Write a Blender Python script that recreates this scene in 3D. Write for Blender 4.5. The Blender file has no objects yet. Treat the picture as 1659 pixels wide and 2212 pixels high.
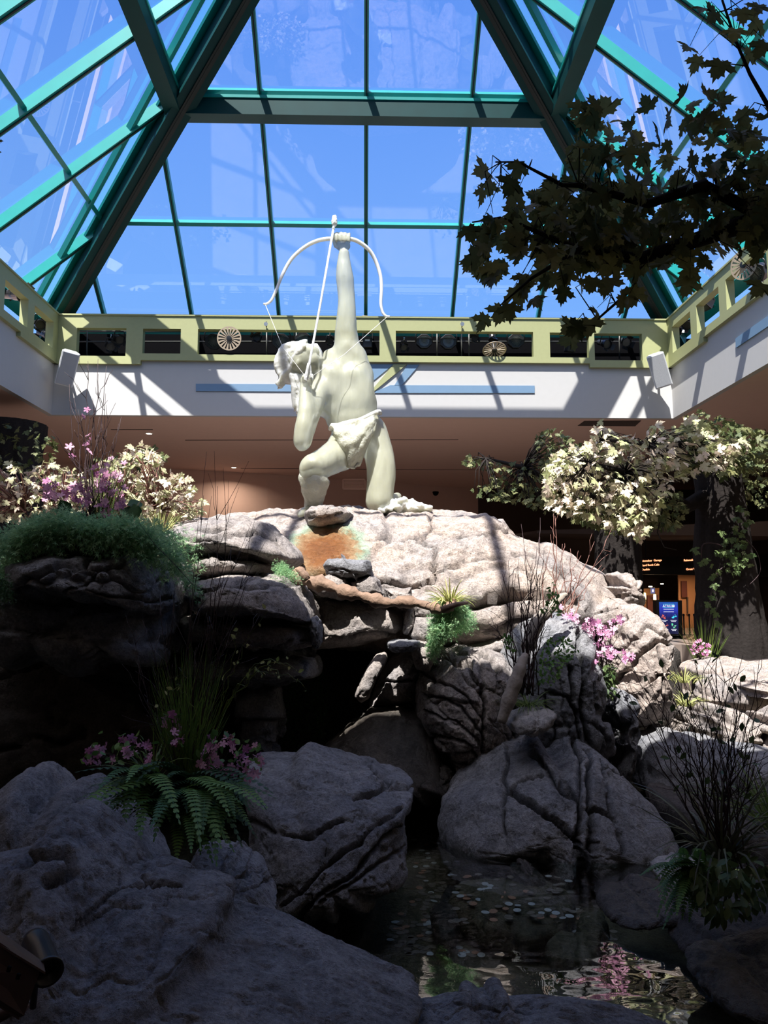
import bpy, bmesh, math, random
import numpy as np
from mathutils import Vector, Matrix, Euler, noise as mnoise
R = math.radians
SC = bpy.context.scene
COL = SC.collection

# ------------------------------------------------------------ camera
CAMZ, PITCH, YAW, FPX = 1.6, R(6.3), R(1.4), 1671.0
cam_d = bpy.data.cameras.new('camera')
cam_d.sensor_fit = 'VERTICAL'; cam_d.sensor_height = 24.0
cam_d.lens = FPX / 2212 * 24.0
cam_d.clip_start = 0.05; cam_d.clip_end = 400
cam = bpy.data.objects.new('camera', cam_d); COL.objects.link(cam)
cam.location = (0, 0, CAMZ); cam.rotation_euler = (R(90) + PITCH, 0, -YAW)
SC.camera = cam

# ------------------------------------------------------------ sky, sun, exposure
SUN_AZ, SUN_EL, SUN_E = R(20), R(61.5), 15.5         # sun stands behind the camera, to the left
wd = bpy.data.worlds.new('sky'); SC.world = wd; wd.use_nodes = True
nt = wd.node_tree; nt.nodes.clear()
tc = nt.nodes.new('ShaderNodeTexCoord'); sp = nt.nodes.new('ShaderNodeSeparateXYZ')
rmp = nt.nodes.new('ShaderNodeValToRGB'); bg = nt.nodes.new('ShaderNodeBackground')
out = nt.nodes.new('ShaderNodeOutputWorld')
nt.links.new(tc.outputs['Generated'], sp.inputs[0]); nt.links.new(sp.outputs['Z'], rmp.inputs[0])
e = rmp.color_ramp.elements
e[0].position = 0.0; e[0].color = (0.30, 0.52, 0.90, 1)
e[1].position = 0.9; e[1].color = (0.10, 0.22, 0.75, 1)
m_ = e.new(0.35); m_.color = (0.20, 0.44, 0.98, 1)
m2_ = e.new(0.62); m2_.color = (0.125, 0.31, 0.90, 1)
bg.inputs['Strength'].default_value = 1.15
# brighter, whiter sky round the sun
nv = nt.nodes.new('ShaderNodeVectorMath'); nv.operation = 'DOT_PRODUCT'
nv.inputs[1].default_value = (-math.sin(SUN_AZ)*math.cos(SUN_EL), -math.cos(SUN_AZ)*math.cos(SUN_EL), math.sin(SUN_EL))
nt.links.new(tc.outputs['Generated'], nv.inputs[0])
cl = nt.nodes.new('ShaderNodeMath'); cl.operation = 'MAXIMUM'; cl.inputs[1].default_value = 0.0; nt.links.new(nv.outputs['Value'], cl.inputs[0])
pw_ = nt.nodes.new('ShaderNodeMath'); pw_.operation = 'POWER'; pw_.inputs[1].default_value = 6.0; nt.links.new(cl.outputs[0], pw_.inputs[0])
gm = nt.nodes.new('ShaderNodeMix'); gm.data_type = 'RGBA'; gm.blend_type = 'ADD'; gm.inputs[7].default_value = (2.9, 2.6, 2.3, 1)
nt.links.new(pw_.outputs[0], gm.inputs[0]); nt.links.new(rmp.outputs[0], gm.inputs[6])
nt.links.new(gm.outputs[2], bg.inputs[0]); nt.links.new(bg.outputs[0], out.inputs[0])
sl = bpy.data.lights.new('sun', 'SUN'); sl.energy = SUN_E; sl.angle = R(0.6); sl.color = (1.0, 0.95, 0.88)
so = bpy.data.objects.new('sun', sl); COL.objects.link(so); so.location = (-10, -10, 30)
sdir = Vector((math.sin(SUN_AZ) * math.cos(SUN_EL), math.cos(SUN_AZ) * math.cos(SUN_EL), -math.sin(SUN_EL)))
so.rotation_euler = sdir.to_track_quat('-Z', 'Y').to_euler()
vs = SC.view_settings
vs.view_transform = 'Standard'; vs.look = 'None'; vs.exposure = 0.0; vs.gamma = 1.0; vs.use_curve_mapping = False
SC.cycles.max_bounces = 7; SC.cycles.diffuse_bounces = 4; SC.cycles.transparent_max_bounces = 24
SC.cycles.transmission_bounces = 6; SC.cycles.glossy_bounces = 4
SC.cycles.caustics_reflective = False; SC.cycles.caustics_refractive = False

# ------------------------------------------------------------ helpers
_cp, _sp, _cy, _sy = math.cos(PITCH), math.sin(PITCH), math.cos(YAW), math.sin(YAW)
CR = np.array([_cy, -_sy, 0]); CF = np.array([_sy * _cp, _cy * _cp, _sp]); CU = np.cross(CR, CF)
def W(px, py, Y):
    """the point at distance Y in front of the viewer that shows at (px, py)"""
    d = CR * ((px - 829.5) / FPX) + CU * ((1106 - py) / FPX) + CF
    t = Y / d[1]
    return Vector((d[0] * t, Y, CAMZ + d[2] * t))
def WZ(px, py, z):
    d = CR * ((px - 829.5) / FPX) + CU * ((1106 - py) / FPX) + CF
    t = (z - CAMZ) / d[2]
    return Vector((d[0] * t, d[1] * t, z))
def PX(P):
    q = P - np.array([0, 0, CAMZ])
    dd = np.maximum(q @ CF, 1e-3)
    return np.stack([829.5 + FPX * (q @ CR) / dd, 1106 - FPX * (q @ CU) / dd], axis=-1)

def tag(o, label=None, cat=None, group=None, kind=None):
    if label: o['label'] = label
    if cat: o['category'] = cat
    if group: o['group'] = group
    if kind: o['kind'] = kind
    return o
def empty(name, loc=(0, 0, 0), label=None, cat=None, group=None, rz=0.0):
    o = bpy.data.objects.new(name, None); COL.objects.link(o); o.location = loc
    o.rotation_euler = (0, 0, rz); o.empty_display_size = 0.1
    return tag(o, label, cat, group)
def link(name, me, mat, parent=None, smooth=False, world=False):
    """world=True: the mesh is in world coordinates, keep it there under its parent"""
    o = bpy.data.objects.new(name, me); COL.objects.link(o)
    if mat is not None: me.materials.append(mat)
    if smooth: me.shade_smooth()
    if parent is not None:
        o.parent = parent
        if world:
            m = Matrix.Translation(parent.location) @ parent.rotation_euler.to_matrix().to_4x4()
            o.matrix_parent_inverse = m.inverted()
    return o
def npmesh(name, V, F, col=None):
    """V (n,3), F (m,k) arrays"""
    me = bpy.data.meshes.new(name)
    V = np.asarray(V, dtype=np.float32); F = np.asarray(F, dtype=np.int32)
    k = F.shape[1]
    me.vertices.add(len(V)); me.vertices.foreach_set('co', V.ravel())
    me.loops.add(F.size); me.loops.foreach_set('vertex_index', F.ravel())
    me.polygons.add(len(F)); me.polygons.foreach_set('loop_start', np.arange(0, F.size, k, dtype=np.int32))
    me.polygons.foreach_set('loop_total', np.full(len(F), k, dtype=np.int32))
    me.update(calc_edges=True)
    if col is not None:
        a = me.attributes.new('tone', 'FLOAT', 'POINT'); a.data.foreach_set('value', np.asarray(col, dtype=np.float32))
    return me
class MB:
    """collects boxes, tubes, lathes as polygons and makes one mesh"""
    def __init__(s): s.v = []; s.f = []; s.c = []; s.tone = 0.5
    def add(s, vs, fs, M=None):
        n = len(s.v)
        for p in vs:
            p = Vector(p); s.v.append(tuple(M @ p) if M is not None else tuple(p)); s.c.append(s.tone)
        for f in fs: s.f.append(tuple(i + n for i in f))
        return s
    def box(s, a, b, M=None):
        x0, y0, z0 = a; x1, y1, z1 = b
        return s.add([(x0,y0,z0),(x1,y0,z0),(x1,y1,z0),(x0,y1,z0),(x0,y0,z1),(x1,y0,z1),(x1,y1,z1),(x0,y1,z1)],
              [(0,3,2,1),(4,5,6,7),(0,1,5,4),(1,2,6,5),(2,3,7,6),(3,0,4,7)], M)
    def prism(s, pts, d, M=None):
        """pts: list of 3-D points of a planar outline, d: extrusion vector"""
        n = len(pts); d = Vector(d); pts = [Vector(p) for p in pts]
        return s.add(pts + [p + d for p in pts], [tuple(range(n))[::-1], tuple(range(n, 2*n))] +
              [(i, (i+1) % n, (i+1) % n + n, i + n) for i in range(n)], M)
    def beam(s, a, b, w, h, up=(0, 0, 1), off=0.0):
        """square bar from a to b, w across, h deep along the up side, shifted by off along up"""
        a = Vector(a); b = Vector(b); d = (b - a).normalized(); up = Vector(up)
        up = (up - d * up.dot(d)).normalized(); r = d.cross(up)
        P = []
        for q in (a, b):
            for sx, sz in ((-1,-1),(1,-1),(1,1),(-1,1)):
                P.append(q + r * (sx * w / 2) + up * (sz * h / 2 + off))
        return s.add(P, [(0,1,2,3),(7,6,5,4),(0,4,5,1),(1,5,6,2),(2,6,7,3),(3,7,4,0)])
    def tube(s, pts, rad, seg=8, cap=True):
        pts = [Vector(p) for p in pts]; n = len(pts)
        if not hasattr(rad, '__len__'): rad = [rad] * n
        rings = []; prev = None
        for i, p in enumerate(pts):
            t = (pts[min(i+1, n-1)] - pts[max(i-1, 0)])
            if t.length < 1e-9: t = Vector((0, 0, 1))
            t.normalize()
            if prev is None:
                prev = t.orthogonal().normalized()
            prev = (prev - t * prev.dot(t))
            if prev.length < 1e-6: prev = t.orthogonal()
            prev.normalize(); bb = t.cross(prev)
            rings.append([p + (prev * math.cos(2*math.pi*k/seg) + bb * math.sin(2*math.pi*k/seg)) * rad[i] for k in range(seg)])
        vs = [q for r_ in rings for q in r_]; fs = []
        for i in range(n - 1):
            for k in range(seg):
                fs.append((i*seg+k, i*seg+(k+1) % seg, (i+1)*seg+(k+1) % seg, (i+1)*seg+k))
        if cap: fs += [tuple(range(seg))[::-1], tuple(range((n-1)*seg, n*seg))]
        return s.add(vs, fs)
    def lathe(s, prof, M=None, seg=20):
        """prof [(r, z)...] about z"""
        vs = []; fs = []; n = len(prof)
        for r_, z in prof:
            for k in range(seg):
                a = 2*math.pi*k/seg; vs.append((r_*math.cos(a), r_*math.sin(a), z))
        for i in range(n-1):
            for k in range(seg): fs.append((i*seg+k, i*seg+(k+1) % seg, (i+1)*seg+(k+1) % seg, (i+1)*seg+k))
        fs.append(tuple(range(seg))[::-1]); fs.append(tuple(range((n-1)*seg, n*seg)))
        return s.add(vs, fs, M)
    def build(s, name, mat, parent=None, smooth=False, world=False, bevel=0, tone=False):
        me = bpy.data.meshes.new(name); me.from_pydata(s.v, [], s.f); me.update()
        bm = bmesh.new(); bm.from_mesh(me); bmesh.ops.recalc_face_normals(bm, faces=bm.faces); bm.to_mesh(me); bm.free()
        if tone:
            a = me.attributes.new('tone', 'FLOAT', 'POINT'); a.data.foreach_set('value', s.c)
        o = link(name, me, mat, parent, False, world)
        if smooth: me.shade_smooth()
        if bevel:
            md = o.modifiers.new('bevel', 'BEVEL'); md.width = bevel; md.segments = 2; md.limit_method = 'ANGLE'
        return o

# ---- vectorised noise
def _h(ix, iy, iz, s):
    n = (ix.astype(np.int64) * 374761393 + iy.astype(np.int64) * 668265263 + iz.astype(np.int64) * 2147483647 + s * 1274126177) & 0xffffffff
    n = ((n ^ (n >> 13)) * 1274126177) & 0xffffffff
    n = ((n ^ (n >> 16)) * 2246822519) & 0xffffffff
    return ((n ^ (n >> 15)) & 0xffffff) / float(0xffffff)
def vnoise(P, s=0):
    i = np.floor(P); f = P - i; u = f*f*f*(f*(f*6-15)+10); i = i.astype(np.int64)
    r = 0
    for dx in (0, 1):
        for dy in (0, 1):
            for dz in (0, 1):
                w = (u[:,0] if dx else 1-u[:,0])*(u[:,1] if dy else 1-u[:,1])*(u[:,2] if dz else 1-u[:,2])
                r = r + w * _h(i[:,0]+dx, i[:,1]+dy, i[:,2]+dz, s)
    return r * 2 - 1
def fbm(P, o=4, s=0, g=0.5):
    r = 0; a = 1.0; t = 0
    for k in range(o):
        r = r + a * vnoise(P * (2.03**k) + 17.3*k, s + k); t += a; a *= g
    return r / t
def worley(P, s=0):
    i = np.floor(P).astype(np.int64); f1 = np.full(len(P), 9.); f2 = f1.copy(); idr = np.zeros(len(P))
    for dx in (-1,0,1):
        for dy in (-1,0,1):
            for dz in (-1,0,1):
                c = [i[:,0]+dx, i[:,1]+dy, i[:,2]+dz]
                q = np.stack([c[k] + _h(*c, s+11*k+1) for k in range(3)], axis=-1)
                d = np.sqrt(((P-q)**2).sum(1)); r = _h(*c, s+77)
                m = d < f1
                f2 = np.where(m, f1, np.minimum(f2, d)); idr = np.where(m, r, idr); f1 = np.where(m, d, f1)
    return idr, f2 - f1

# ---- materials
def new_mat(name):
    m = bpy.data.materials.new(name); m.use_nodes = True
    b = m.node_tree.nodes['Principled BSDF']; return m, m.node_tree, b
def flat(name, col, rough=0.5, metal=0.0, bump=0.0, scale=30, emit=None, spec=None, var=0.0):
    m, t, b = new_mat(name)
    b.inputs['Base Color'].default_value = (*col, 1); b.inputs['Roughness'].default_value = rough
    b.inputs['Metallic'].default_value = metal
    if spec is not None: b.inputs['Specular IOR Level'].default_value = spec
    if emit: b.inputs['Emission Color'].default_value = (*emit[:3], 1); b.inputs['Emission Strength'].default_value = emit[3]
    if bump or var:
        tc = t.nodes.new('ShaderNodeTexCoord'); n = t.nodes.new('ShaderNodeTexNoise'); n.inputs['Scale'].default_value = scale; n.inputs['Detail'].default_value = 6
        t.links.new(tc.outputs['Object'], n.inputs['Vector'])
        if bump:
            bp = t.nodes.new('ShaderNodeBump'); bp.inputs['Strength'].default_value = bump; bp.inputs['Distance'].default_value = 0.02
            t.links.new(n.outputs['Fac'], bp.inputs['Height']); t.links.new(bp.outputs[0], b.inputs['Normal'])
        if var:
            mx = t.nodes.new('ShaderNodeMix'); mx.data_type = 'RGBA'
            mx.inputs[6].default_value = (*[c*(1-var) for c in col], 1); mx.inputs[7].default_value = (*[min(1, c*(1+var)) for c in col], 1)
            t.links.new(n.outputs['Fac'], mx.inputs[0]); t.links.new(mx.outputs[2], b.inputs['Base Color'])
    return m
MAT = {}
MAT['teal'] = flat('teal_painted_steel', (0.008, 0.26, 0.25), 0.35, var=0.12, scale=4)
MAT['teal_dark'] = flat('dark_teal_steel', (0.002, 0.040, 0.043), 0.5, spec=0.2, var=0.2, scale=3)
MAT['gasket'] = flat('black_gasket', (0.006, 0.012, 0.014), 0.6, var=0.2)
MAT['green'] = flat('olive_green_panel', (0.34, 0.35, 0.17), 0.55, bump=0.05, scale=12, var=0.06)
MAT['plaster'] = flat('white_plaster', (0.50, 0.49, 0.485), 0.8, bump=0.06, scale=8, var=0.03)
MAT['ceiling'] = flat('brown_pink_plaster', (0.70, 0.50, 0.43), 0.8, bump=0.04, scale=6, var=0.04)
MAT['bluestrip'] = flat('grey_blue_band', (0.15, 0.25, 0.38), 0.5, var=0.06, scale=5)
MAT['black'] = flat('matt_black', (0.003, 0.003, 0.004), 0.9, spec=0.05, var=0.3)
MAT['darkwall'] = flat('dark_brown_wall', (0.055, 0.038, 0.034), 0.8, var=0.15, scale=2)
MAT['blackmetal'] = flat('black_metal', (0.028, 0.028, 0.032), 0.35, 0.3, var=0.3)
MAT['chrome'] = flat('bare_metal', (0.55, 0.55, 0.55), 0.25, 0.9, var=0.1)
MAT['white'] = flat('white_plastic', (0.74, 0.75, 0.77), 0.45, var=0.03)
MAT['speaker_mesh'] = flat('grey_speaker_mesh', (0.50, 0.51, 0.54), 0.6, bump=0.5, scale=220, var=0.1)
MAT['tan'] = flat('tan_disc', (0.42, 0.33, 0.24), 0.5, 0.2, var=0.15)
MAT['wire'] = flat('clear_line', (0.7, 0.7, 0.68), 0.3)

def glass_mat(name, tint, rough=0.0, ior=1.5, boost=1.0, bump=0.0, bscale=3, bdist=0.02, stretch=(1,1,1)):
    """thin clear sheet: mirror by Fresnel, clear otherwise"""
    m = bpy.data.materials.new(name); m.use_nodes = True; t = m.node_tree; t.nodes.clear()
    o = t.nodes.new('ShaderNodeOutputMaterial'); mix = t.nodes.new('ShaderNodeMixShader')
    tr = t.nodes.new('ShaderNodeBsdfTransparent'); gl = t.nodes.new('ShaderNodeBsdfGlossy'); fr = t.nodes.new('ShaderNodeFresnel')
    tr.inputs[0].default_value = (*tint, 1); gl.inputs['Roughness'].default_value = rough; fr.inputs['IOR'].default_value = ior
    mu = t.nodes.new('ShaderNodeMath'); mu.operation = 'MULTIPLY'; mu.inputs[1].default_value = boost; mu.use_clamp = True
    t.links.new(fr.outputs[0], mu.inputs[0]); t.links.new(mu.outputs[0], mix.inputs[0])
    t.links.new(tr.outputs[0], mix.inputs[1]); t.links.new(gl.outputs[0], mix.inputs[2]); t.links.new(mix.outputs[0], o.inputs[0])
    if bump:
        tc = t.nodes.new('ShaderNodeTexCoord'); mp = t.nodes.new('ShaderNodeMapping'); mp.inputs['Scale'].default_value = stretch
        n = t.nodes.new('ShaderNodeTexNoise'); n.inputs['Scale'].default_value = bscale; n.inputs['Detail'].default_value = 2
        bp = t.nodes.new('ShaderNodeBump'); bp.inputs['Strength'].default_value = bump; bp.inputs['Distance'].default_value = bdist
        t.links.new(tc.outputs['Object'], mp.inputs[0]); t.links.new(mp.outputs[0], n.inputs['Vector']); t.links.new(n.outputs['Fac'], bp.inputs['Height'])
        t.links.new(bp.outputs[0], gl.inputs['Normal']); t.links.new(bp.outputs[0], fr.inputs['Normal'])
    return m
MAT['glass'] = glass_mat('skylight_glass', (0.93, 0.96, 0.98), 0.0, 1.5, 2.3, bump=0.03, bscale=0.5)
# ============================================================ the setting: floor, ceiling, soffit walls
OX, OY0, OY1 = 6.96, 2.8, 17.0          # the roof opening
ZB = 1.6 + 17*math.tan(math.atan(206/FPX) + PITCH)     # underside of the soffit
ZT = 1.6 + 17*math.tan(math.atan(416/FPX) + PITCH)     # top of the green parapet
ZP = 1.6 + 17*math.tan(math.atan(322/FPX) + PITCH)     # foot of the parapet
RX, RY0, RY1 = 15.0, -5.0, 36.0
def structure(name, mb, mat, **k):
    o = mb.build(name, mat, **k); o['kind'] = 'structure'; return o
structure('floor', MB().box((-RX, RY0, -0.5), (RX, RY1, -0.42)), flat('dark_floor', (0.22, 0.19, 0.17), 0.6, var=0.2, scale=2))
structure('floor_hall', MB().box((-RX, 17.3, -0.42), (RX, RY1, 0.56)).box((-RX, 11.5, -0.42), (-OX - .1, 17.3, 0.56)).box((OX + .1, 11.5, -0.42), (RX, 17.3, 0.56)), flat('hall_floor', (0.20, 0.16, 0.14), 0.4, var=0.2, scale=2))
c = MB()
for a, b in (((-RX, RY0), (RX, OY0)), ((-RX, OY1 + 0.12), (RX, RY1)), ((-RX, OY0), (-OX - 0.12, OY1 + 0.12)), ((OX + 0.12, OY0), (RX, OY1 + 0.12))):
    c.box((a[0], a[1], ZB), (b[0], b[1], ZB + 0.25))
structure('ceiling', c, MAT['ceiling'])
# soffit walls (white) round the opening
structure('wall_front', MB().box((-OX, OY1, ZB), (OX, OY1 + 0.12, ZP + 0.1)), MAT['plaster'])
structure('wall_left', MB().box((-OX - 0.12, OY0, ZB), (-OX, OY1 + 0.12, ZP + 0.1)), MAT['plaster'])
structure('wall_right', MB().box((OX, OY0, ZB), (OX + 0.12, OY1 + 0.12, ZP + 0.1)), MAT['plaster'])
structure('wall_near', MB().box((-OX, OY0 - 0.12, ZB), (OX, OY0, ZP + 0.1)), MAT['plaster'])
# outer walls of the hall
wm = MAT['ceiling']
b = MB()
p0, p1, p2 = (-RX, 21.5), (-2.6, 25.6), (3.0, 30.0)
b.prism([(-RX, 21.5, -0.45), (-3.2, 25.2, -0.45), (-3.2, 25.2, ZB), (-RX, 21.5, ZB)], (-0.1, 0.3, 0))
b.prism([(-3.2, 25.2, -0.45), (4.2, 28.5, -0.45), (4.2, 28.5, ZB), (-3.2, 25.2, ZB)], (-0.1, 0.3, 0))
structure('wall_back', b, wm)
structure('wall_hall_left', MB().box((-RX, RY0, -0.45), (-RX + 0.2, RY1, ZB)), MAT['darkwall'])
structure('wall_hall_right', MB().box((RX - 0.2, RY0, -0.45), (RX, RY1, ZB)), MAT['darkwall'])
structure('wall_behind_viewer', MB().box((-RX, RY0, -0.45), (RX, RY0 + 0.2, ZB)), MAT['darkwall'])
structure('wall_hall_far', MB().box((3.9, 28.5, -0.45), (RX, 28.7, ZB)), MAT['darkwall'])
# green parapet with openings: u along the wall (m from the left end), w up
def parapet(name, length, openings, steps, place, lo=0.0):
    """openings [(u0,u1,w0,w1)], steps [(u0,u1,foot)]: boxes of one mesh"""
    H = ZT - ZP; T = 0.17; m = MB()
    us = sorted({0.0, length} | {o[0] for o in openings} | {o[1] for o in openings} | {s[0] for s in steps} | {s[1] for s in steps})
    for u0, u1 in zip(us[:-1], us[1:]):
        um = (u0 + u1) / 2; foot = 0.0
        for s in steps:
            if s[0] < um < s[1]: foot = s[2]
        hole = [o for o in openings if o[0] < um < o[1]]
        if hole:
            o = hole[0]
            m.box((u0, 0, foot), (u1, T, o[2]), place); m.box((u0, 0, o[3]), (u1, T, H), place)
        else: m.box((u0, 0, foot), (u1, T, H), place)
    m.box((-0.02, -0.025, H), (length + 0.02, T + 0.05, H + 0.035), place)       # coping
    o = m.build(name, MAT['green']); o['kind'] = 'structure'; return o
def U(px): return W(px, 740, 17.0 - 0.09).x + OX
def Zr(py): return W(800, py, 16.91).z - ZP
fop = [(U(a), U(b_), Zr(c_), Zr(d_)) for a, b_, c_, d_ in ((165,272,773,713),(308,390,767,714),(427,820,768,714),(855,1152,768,714),(1188,1272,769,715),(1284,1387,774,716))]
parapet('trim_1', 2*OX, fop, [(0, U(305), -0.09), (U(1273), 2*OX, -0.09)], Matrix.Translation((-OX, OY1 - 0.09, ZP)))
sop = []; u = 0.35
for k in range(9):
    w_ = (0.98, 1.02, 1.5)[k % 3]; sop.append((u, u + w_, 0.17, (ZT - ZP) - 0.25)); u += w_ + 0.3
sop = [s for s in sop if s[1] < OY1 - OY0 - 0.2]
parapet('trim_2', OY1 - OY0, sop, [(0, 1.9, -0.09)], Matrix.Translation((-OX + 0.09, OY1, ZP)) @ Matrix.Rotation(R(-90), 4, 'Z') @ Matrix.Translation((0, -0.0, 0)) @ Matrix.Scale(-1, 4, (0, 1, 0)))
parapet('trim_3', OY1 - OY0, sop, [(0, 1.9, -0.09)], Matrix.Translation((OX - 0.09, OY1, ZP)) @ Matrix.Rotation(R(-90), 4, 'Z'))
parapet('trim_4', 2*OX, [], [], Matrix.Translation((-OX, OY0 - 0.1, ZP)))
# V-shaped brace of the parapet and the blue bands on the white soffit
yb = OY1 - 0.035
m = MB(); m.prism([W(x, y, yb) for x, y in ((806, 841), (848, 790), (880, 786), (812, 845), (800, 850))], (0, 0.05, 0))
structure('trim_5', MB().prism([W(x, y, yb) for x, y in ((800, 846), (850, 787), (879, 787), (806, 847))], (0, 0.06, 0)), MAT['green'])
def band(n, pts, dy=0.02): structure(n, MB().prism([W(x, y, OY1 - dy) for x, y in pts], (0, 0.05, 0)), MAT['bluestrip'])
band('trim_6', ((423, 829), (700, 830), (700, 846), (423, 845)))
band('trim_7', ((806, 848), (843, 832), (1155, 833), (1155, 849), (806, 849)))
band('trim_8', ((852, 832), (880, 788), (906, 788), (868, 832)), 0.024)
band('trim_9', ((770, 787), (850, 787), (802, 826), (770, 826)))
band('trim_10', ((640, 829), (700, 829), (700, 846), (640, 846)), 0.022)
m = MB(); m.box((OX - 0.03, 9.0, (ZP+ZB)/2 + 0.0), (OX + 0.02, 13.9, (ZP+ZB)/2 + 0.18)); structure('trim_11', m, MAT['bluestrip'])
# dark lighting gallery behind the parapet
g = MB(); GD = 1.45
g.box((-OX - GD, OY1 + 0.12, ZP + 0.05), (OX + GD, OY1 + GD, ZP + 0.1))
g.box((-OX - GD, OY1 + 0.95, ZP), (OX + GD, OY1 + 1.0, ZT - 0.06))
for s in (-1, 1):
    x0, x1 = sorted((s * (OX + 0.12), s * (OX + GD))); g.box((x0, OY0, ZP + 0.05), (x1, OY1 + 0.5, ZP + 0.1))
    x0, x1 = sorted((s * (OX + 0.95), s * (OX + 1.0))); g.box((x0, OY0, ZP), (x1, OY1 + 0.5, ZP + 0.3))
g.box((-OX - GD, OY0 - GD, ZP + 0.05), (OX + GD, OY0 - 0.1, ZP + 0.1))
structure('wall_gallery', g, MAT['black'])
# fine joints in the ceiling
for i, (x0, y0, x1, y1) in enumerate(((400, 951, 990, 950), (520, 1012, 1180, 1016), (240, 928, 330, 928))):
    a = WZ(x0, y0, ZB - 0.004); b2 = WZ(x1, y1, ZB - 0.004)
    structure('trim_%d' % (12 + i), MB().beam(a, b2, 0.05, 0.006), MAT['darkwall'])

# ============================================================ the glass pyramid
HP, CYP = 7.75, 10.4                       # half width, centre in Y
ZG = CAMZ + 6.6 - 0.15*0.818 ; SL = 0.818   # foot height of the glass, slope
APEX = Vector((0, CYP, ZG + SL*HP)); MS = 2.06
def hip(sx, sy, t):                        # t = plan distance from the foot
    return Vector((sx*(HP - t), CYP + sy*(HP - t), ZG + SL*t))
nrm = {}
for nm, d in (('front', (0, 1)), ('near', (0, -1)), ('left', (-1, 0)), ('right', (1, 0))):
    nrm[nm] = Vector((d[0]*SL, d[1]*SL, 1)).normalized()
def fpt(nm, a, t):
    """a: along the foot from the centre, t: plan distance up the slope"""
    if nm == 'front': return Vector((a, CYP + HP - t, ZG + SL*t))
    if nm == 'near': return Vector((a, CYP - HP + t, ZG + SL*t))
    if nm == 'left': return Vector((-HP + t, CYP + a, ZG + SL*t))
    return Vector((HP - t, CYP + a, ZG + SL*t))
ROWS = [2.02, 4.05, 6.0]
wi = 1
for nm in ('front', 'left', 'right', 'near'):
    n = nrm[nm]
    A, B = fpt(nm, -HP, 0), fpt(nm, HP, 0)
    structure('window_%d' % wi, MB().add([A, B, APEX], [(0, 1, 2)]), MAT['glass'])
    m = MB(); g2 = MB()
    ks = [k*MS for k in range(-3, 4)] if nm in ('front', 'near') else [0.0] + [q*(HP - t) for t in ROWS for q in (-1, 1)]
    sd = 1.0 if nm in ('front', 'near') else 1.45
    for a in ks:
        t1 = HP - abs(a); wdt = 0.085
        m.beam(fpt(nm, a, 0), fpt(nm, a, t1), wdt*sd, 0.14*sd, n, -0.08*sd)
        g2.beam(fpt(nm, a, 0), fpt(nm, a, t1), 0.022*sd, 0.012, n, -0.158*sd)
    for ri, t in enumerate(ROWS):
        L = HP - t
        if ri == 1:
            m.beam(fpt(nm, -L, t), fpt(nm, L, t), 0.09, 0.14, n, -0.08)
        else: m.beam(fpt(nm, -L, t), fpt(nm, L, t), 0.085, 0.14, n, -0.08)
    m.beam(A, B, 0.3, 0.2, n, -0.08)
    t_ = m.build('trim_%d' % (20 + wi), MAT['teal']); t_['kind'] = 'structure'
    t_ = g2.build('trim_%d' % (30 + wi), MAT['gasket']); t_['kind'] = 'structure'
    # ring beam below the second row
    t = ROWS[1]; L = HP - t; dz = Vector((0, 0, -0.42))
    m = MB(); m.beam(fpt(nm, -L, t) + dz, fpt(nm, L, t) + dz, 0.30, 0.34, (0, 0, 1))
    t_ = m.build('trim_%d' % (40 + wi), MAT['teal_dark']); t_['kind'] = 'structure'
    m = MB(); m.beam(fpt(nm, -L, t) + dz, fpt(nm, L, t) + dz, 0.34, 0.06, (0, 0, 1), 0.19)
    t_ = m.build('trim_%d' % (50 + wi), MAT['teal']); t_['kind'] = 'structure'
    wi += 1
hi = 0
for sx, sy in ((-1, 1), (1, 1), (-1, -1), (1, -1)):
    A, B = hip(sx, sy, 0), APEX
    upv = Vector((0, 0, 1))
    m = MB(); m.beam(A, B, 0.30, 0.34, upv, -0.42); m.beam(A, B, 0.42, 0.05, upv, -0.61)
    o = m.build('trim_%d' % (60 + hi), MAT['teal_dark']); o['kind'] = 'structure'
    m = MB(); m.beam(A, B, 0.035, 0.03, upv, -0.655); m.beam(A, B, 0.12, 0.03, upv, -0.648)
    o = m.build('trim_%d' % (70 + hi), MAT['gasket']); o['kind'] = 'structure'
    # lighter cover plates along each side of the hip, under the glass
    m = MB()
    for nm in (('front' if sy > 0 else 'near'), ('left' if sx < 0 else 'right')):
        s_ = sx if nm in ('front', 'near') else sy
        for w0, w1, th in ((0.0, 0.34, 0.05), (0.62, 0.72, 0.12)):
            a0, a1 = fpt(nm, s_*(HP - w0*1.0), 0), fpt(nm, s_*0.0, HP - w0)
            mid0 = fpt(nm, s_*(HP - (w0 + w1)/2*1.4), 0); mid1 = fpt(nm, -0.0, HP - (w0 + w1)/2*1.4)
            if nm in ('front', 'near') and w0 > 0: continue
            m.beam(mid0, mid1, (w1 - w0), th, nrm[nm], -0.06 - th/2)
    m.beam(A, B, 0.10, 0.22, upv, -0.2)
    o = m.build('trim_%d' % (80 + hi), MAT['teal']); o['kind'] = 'structure'
    hi += 1
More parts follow.
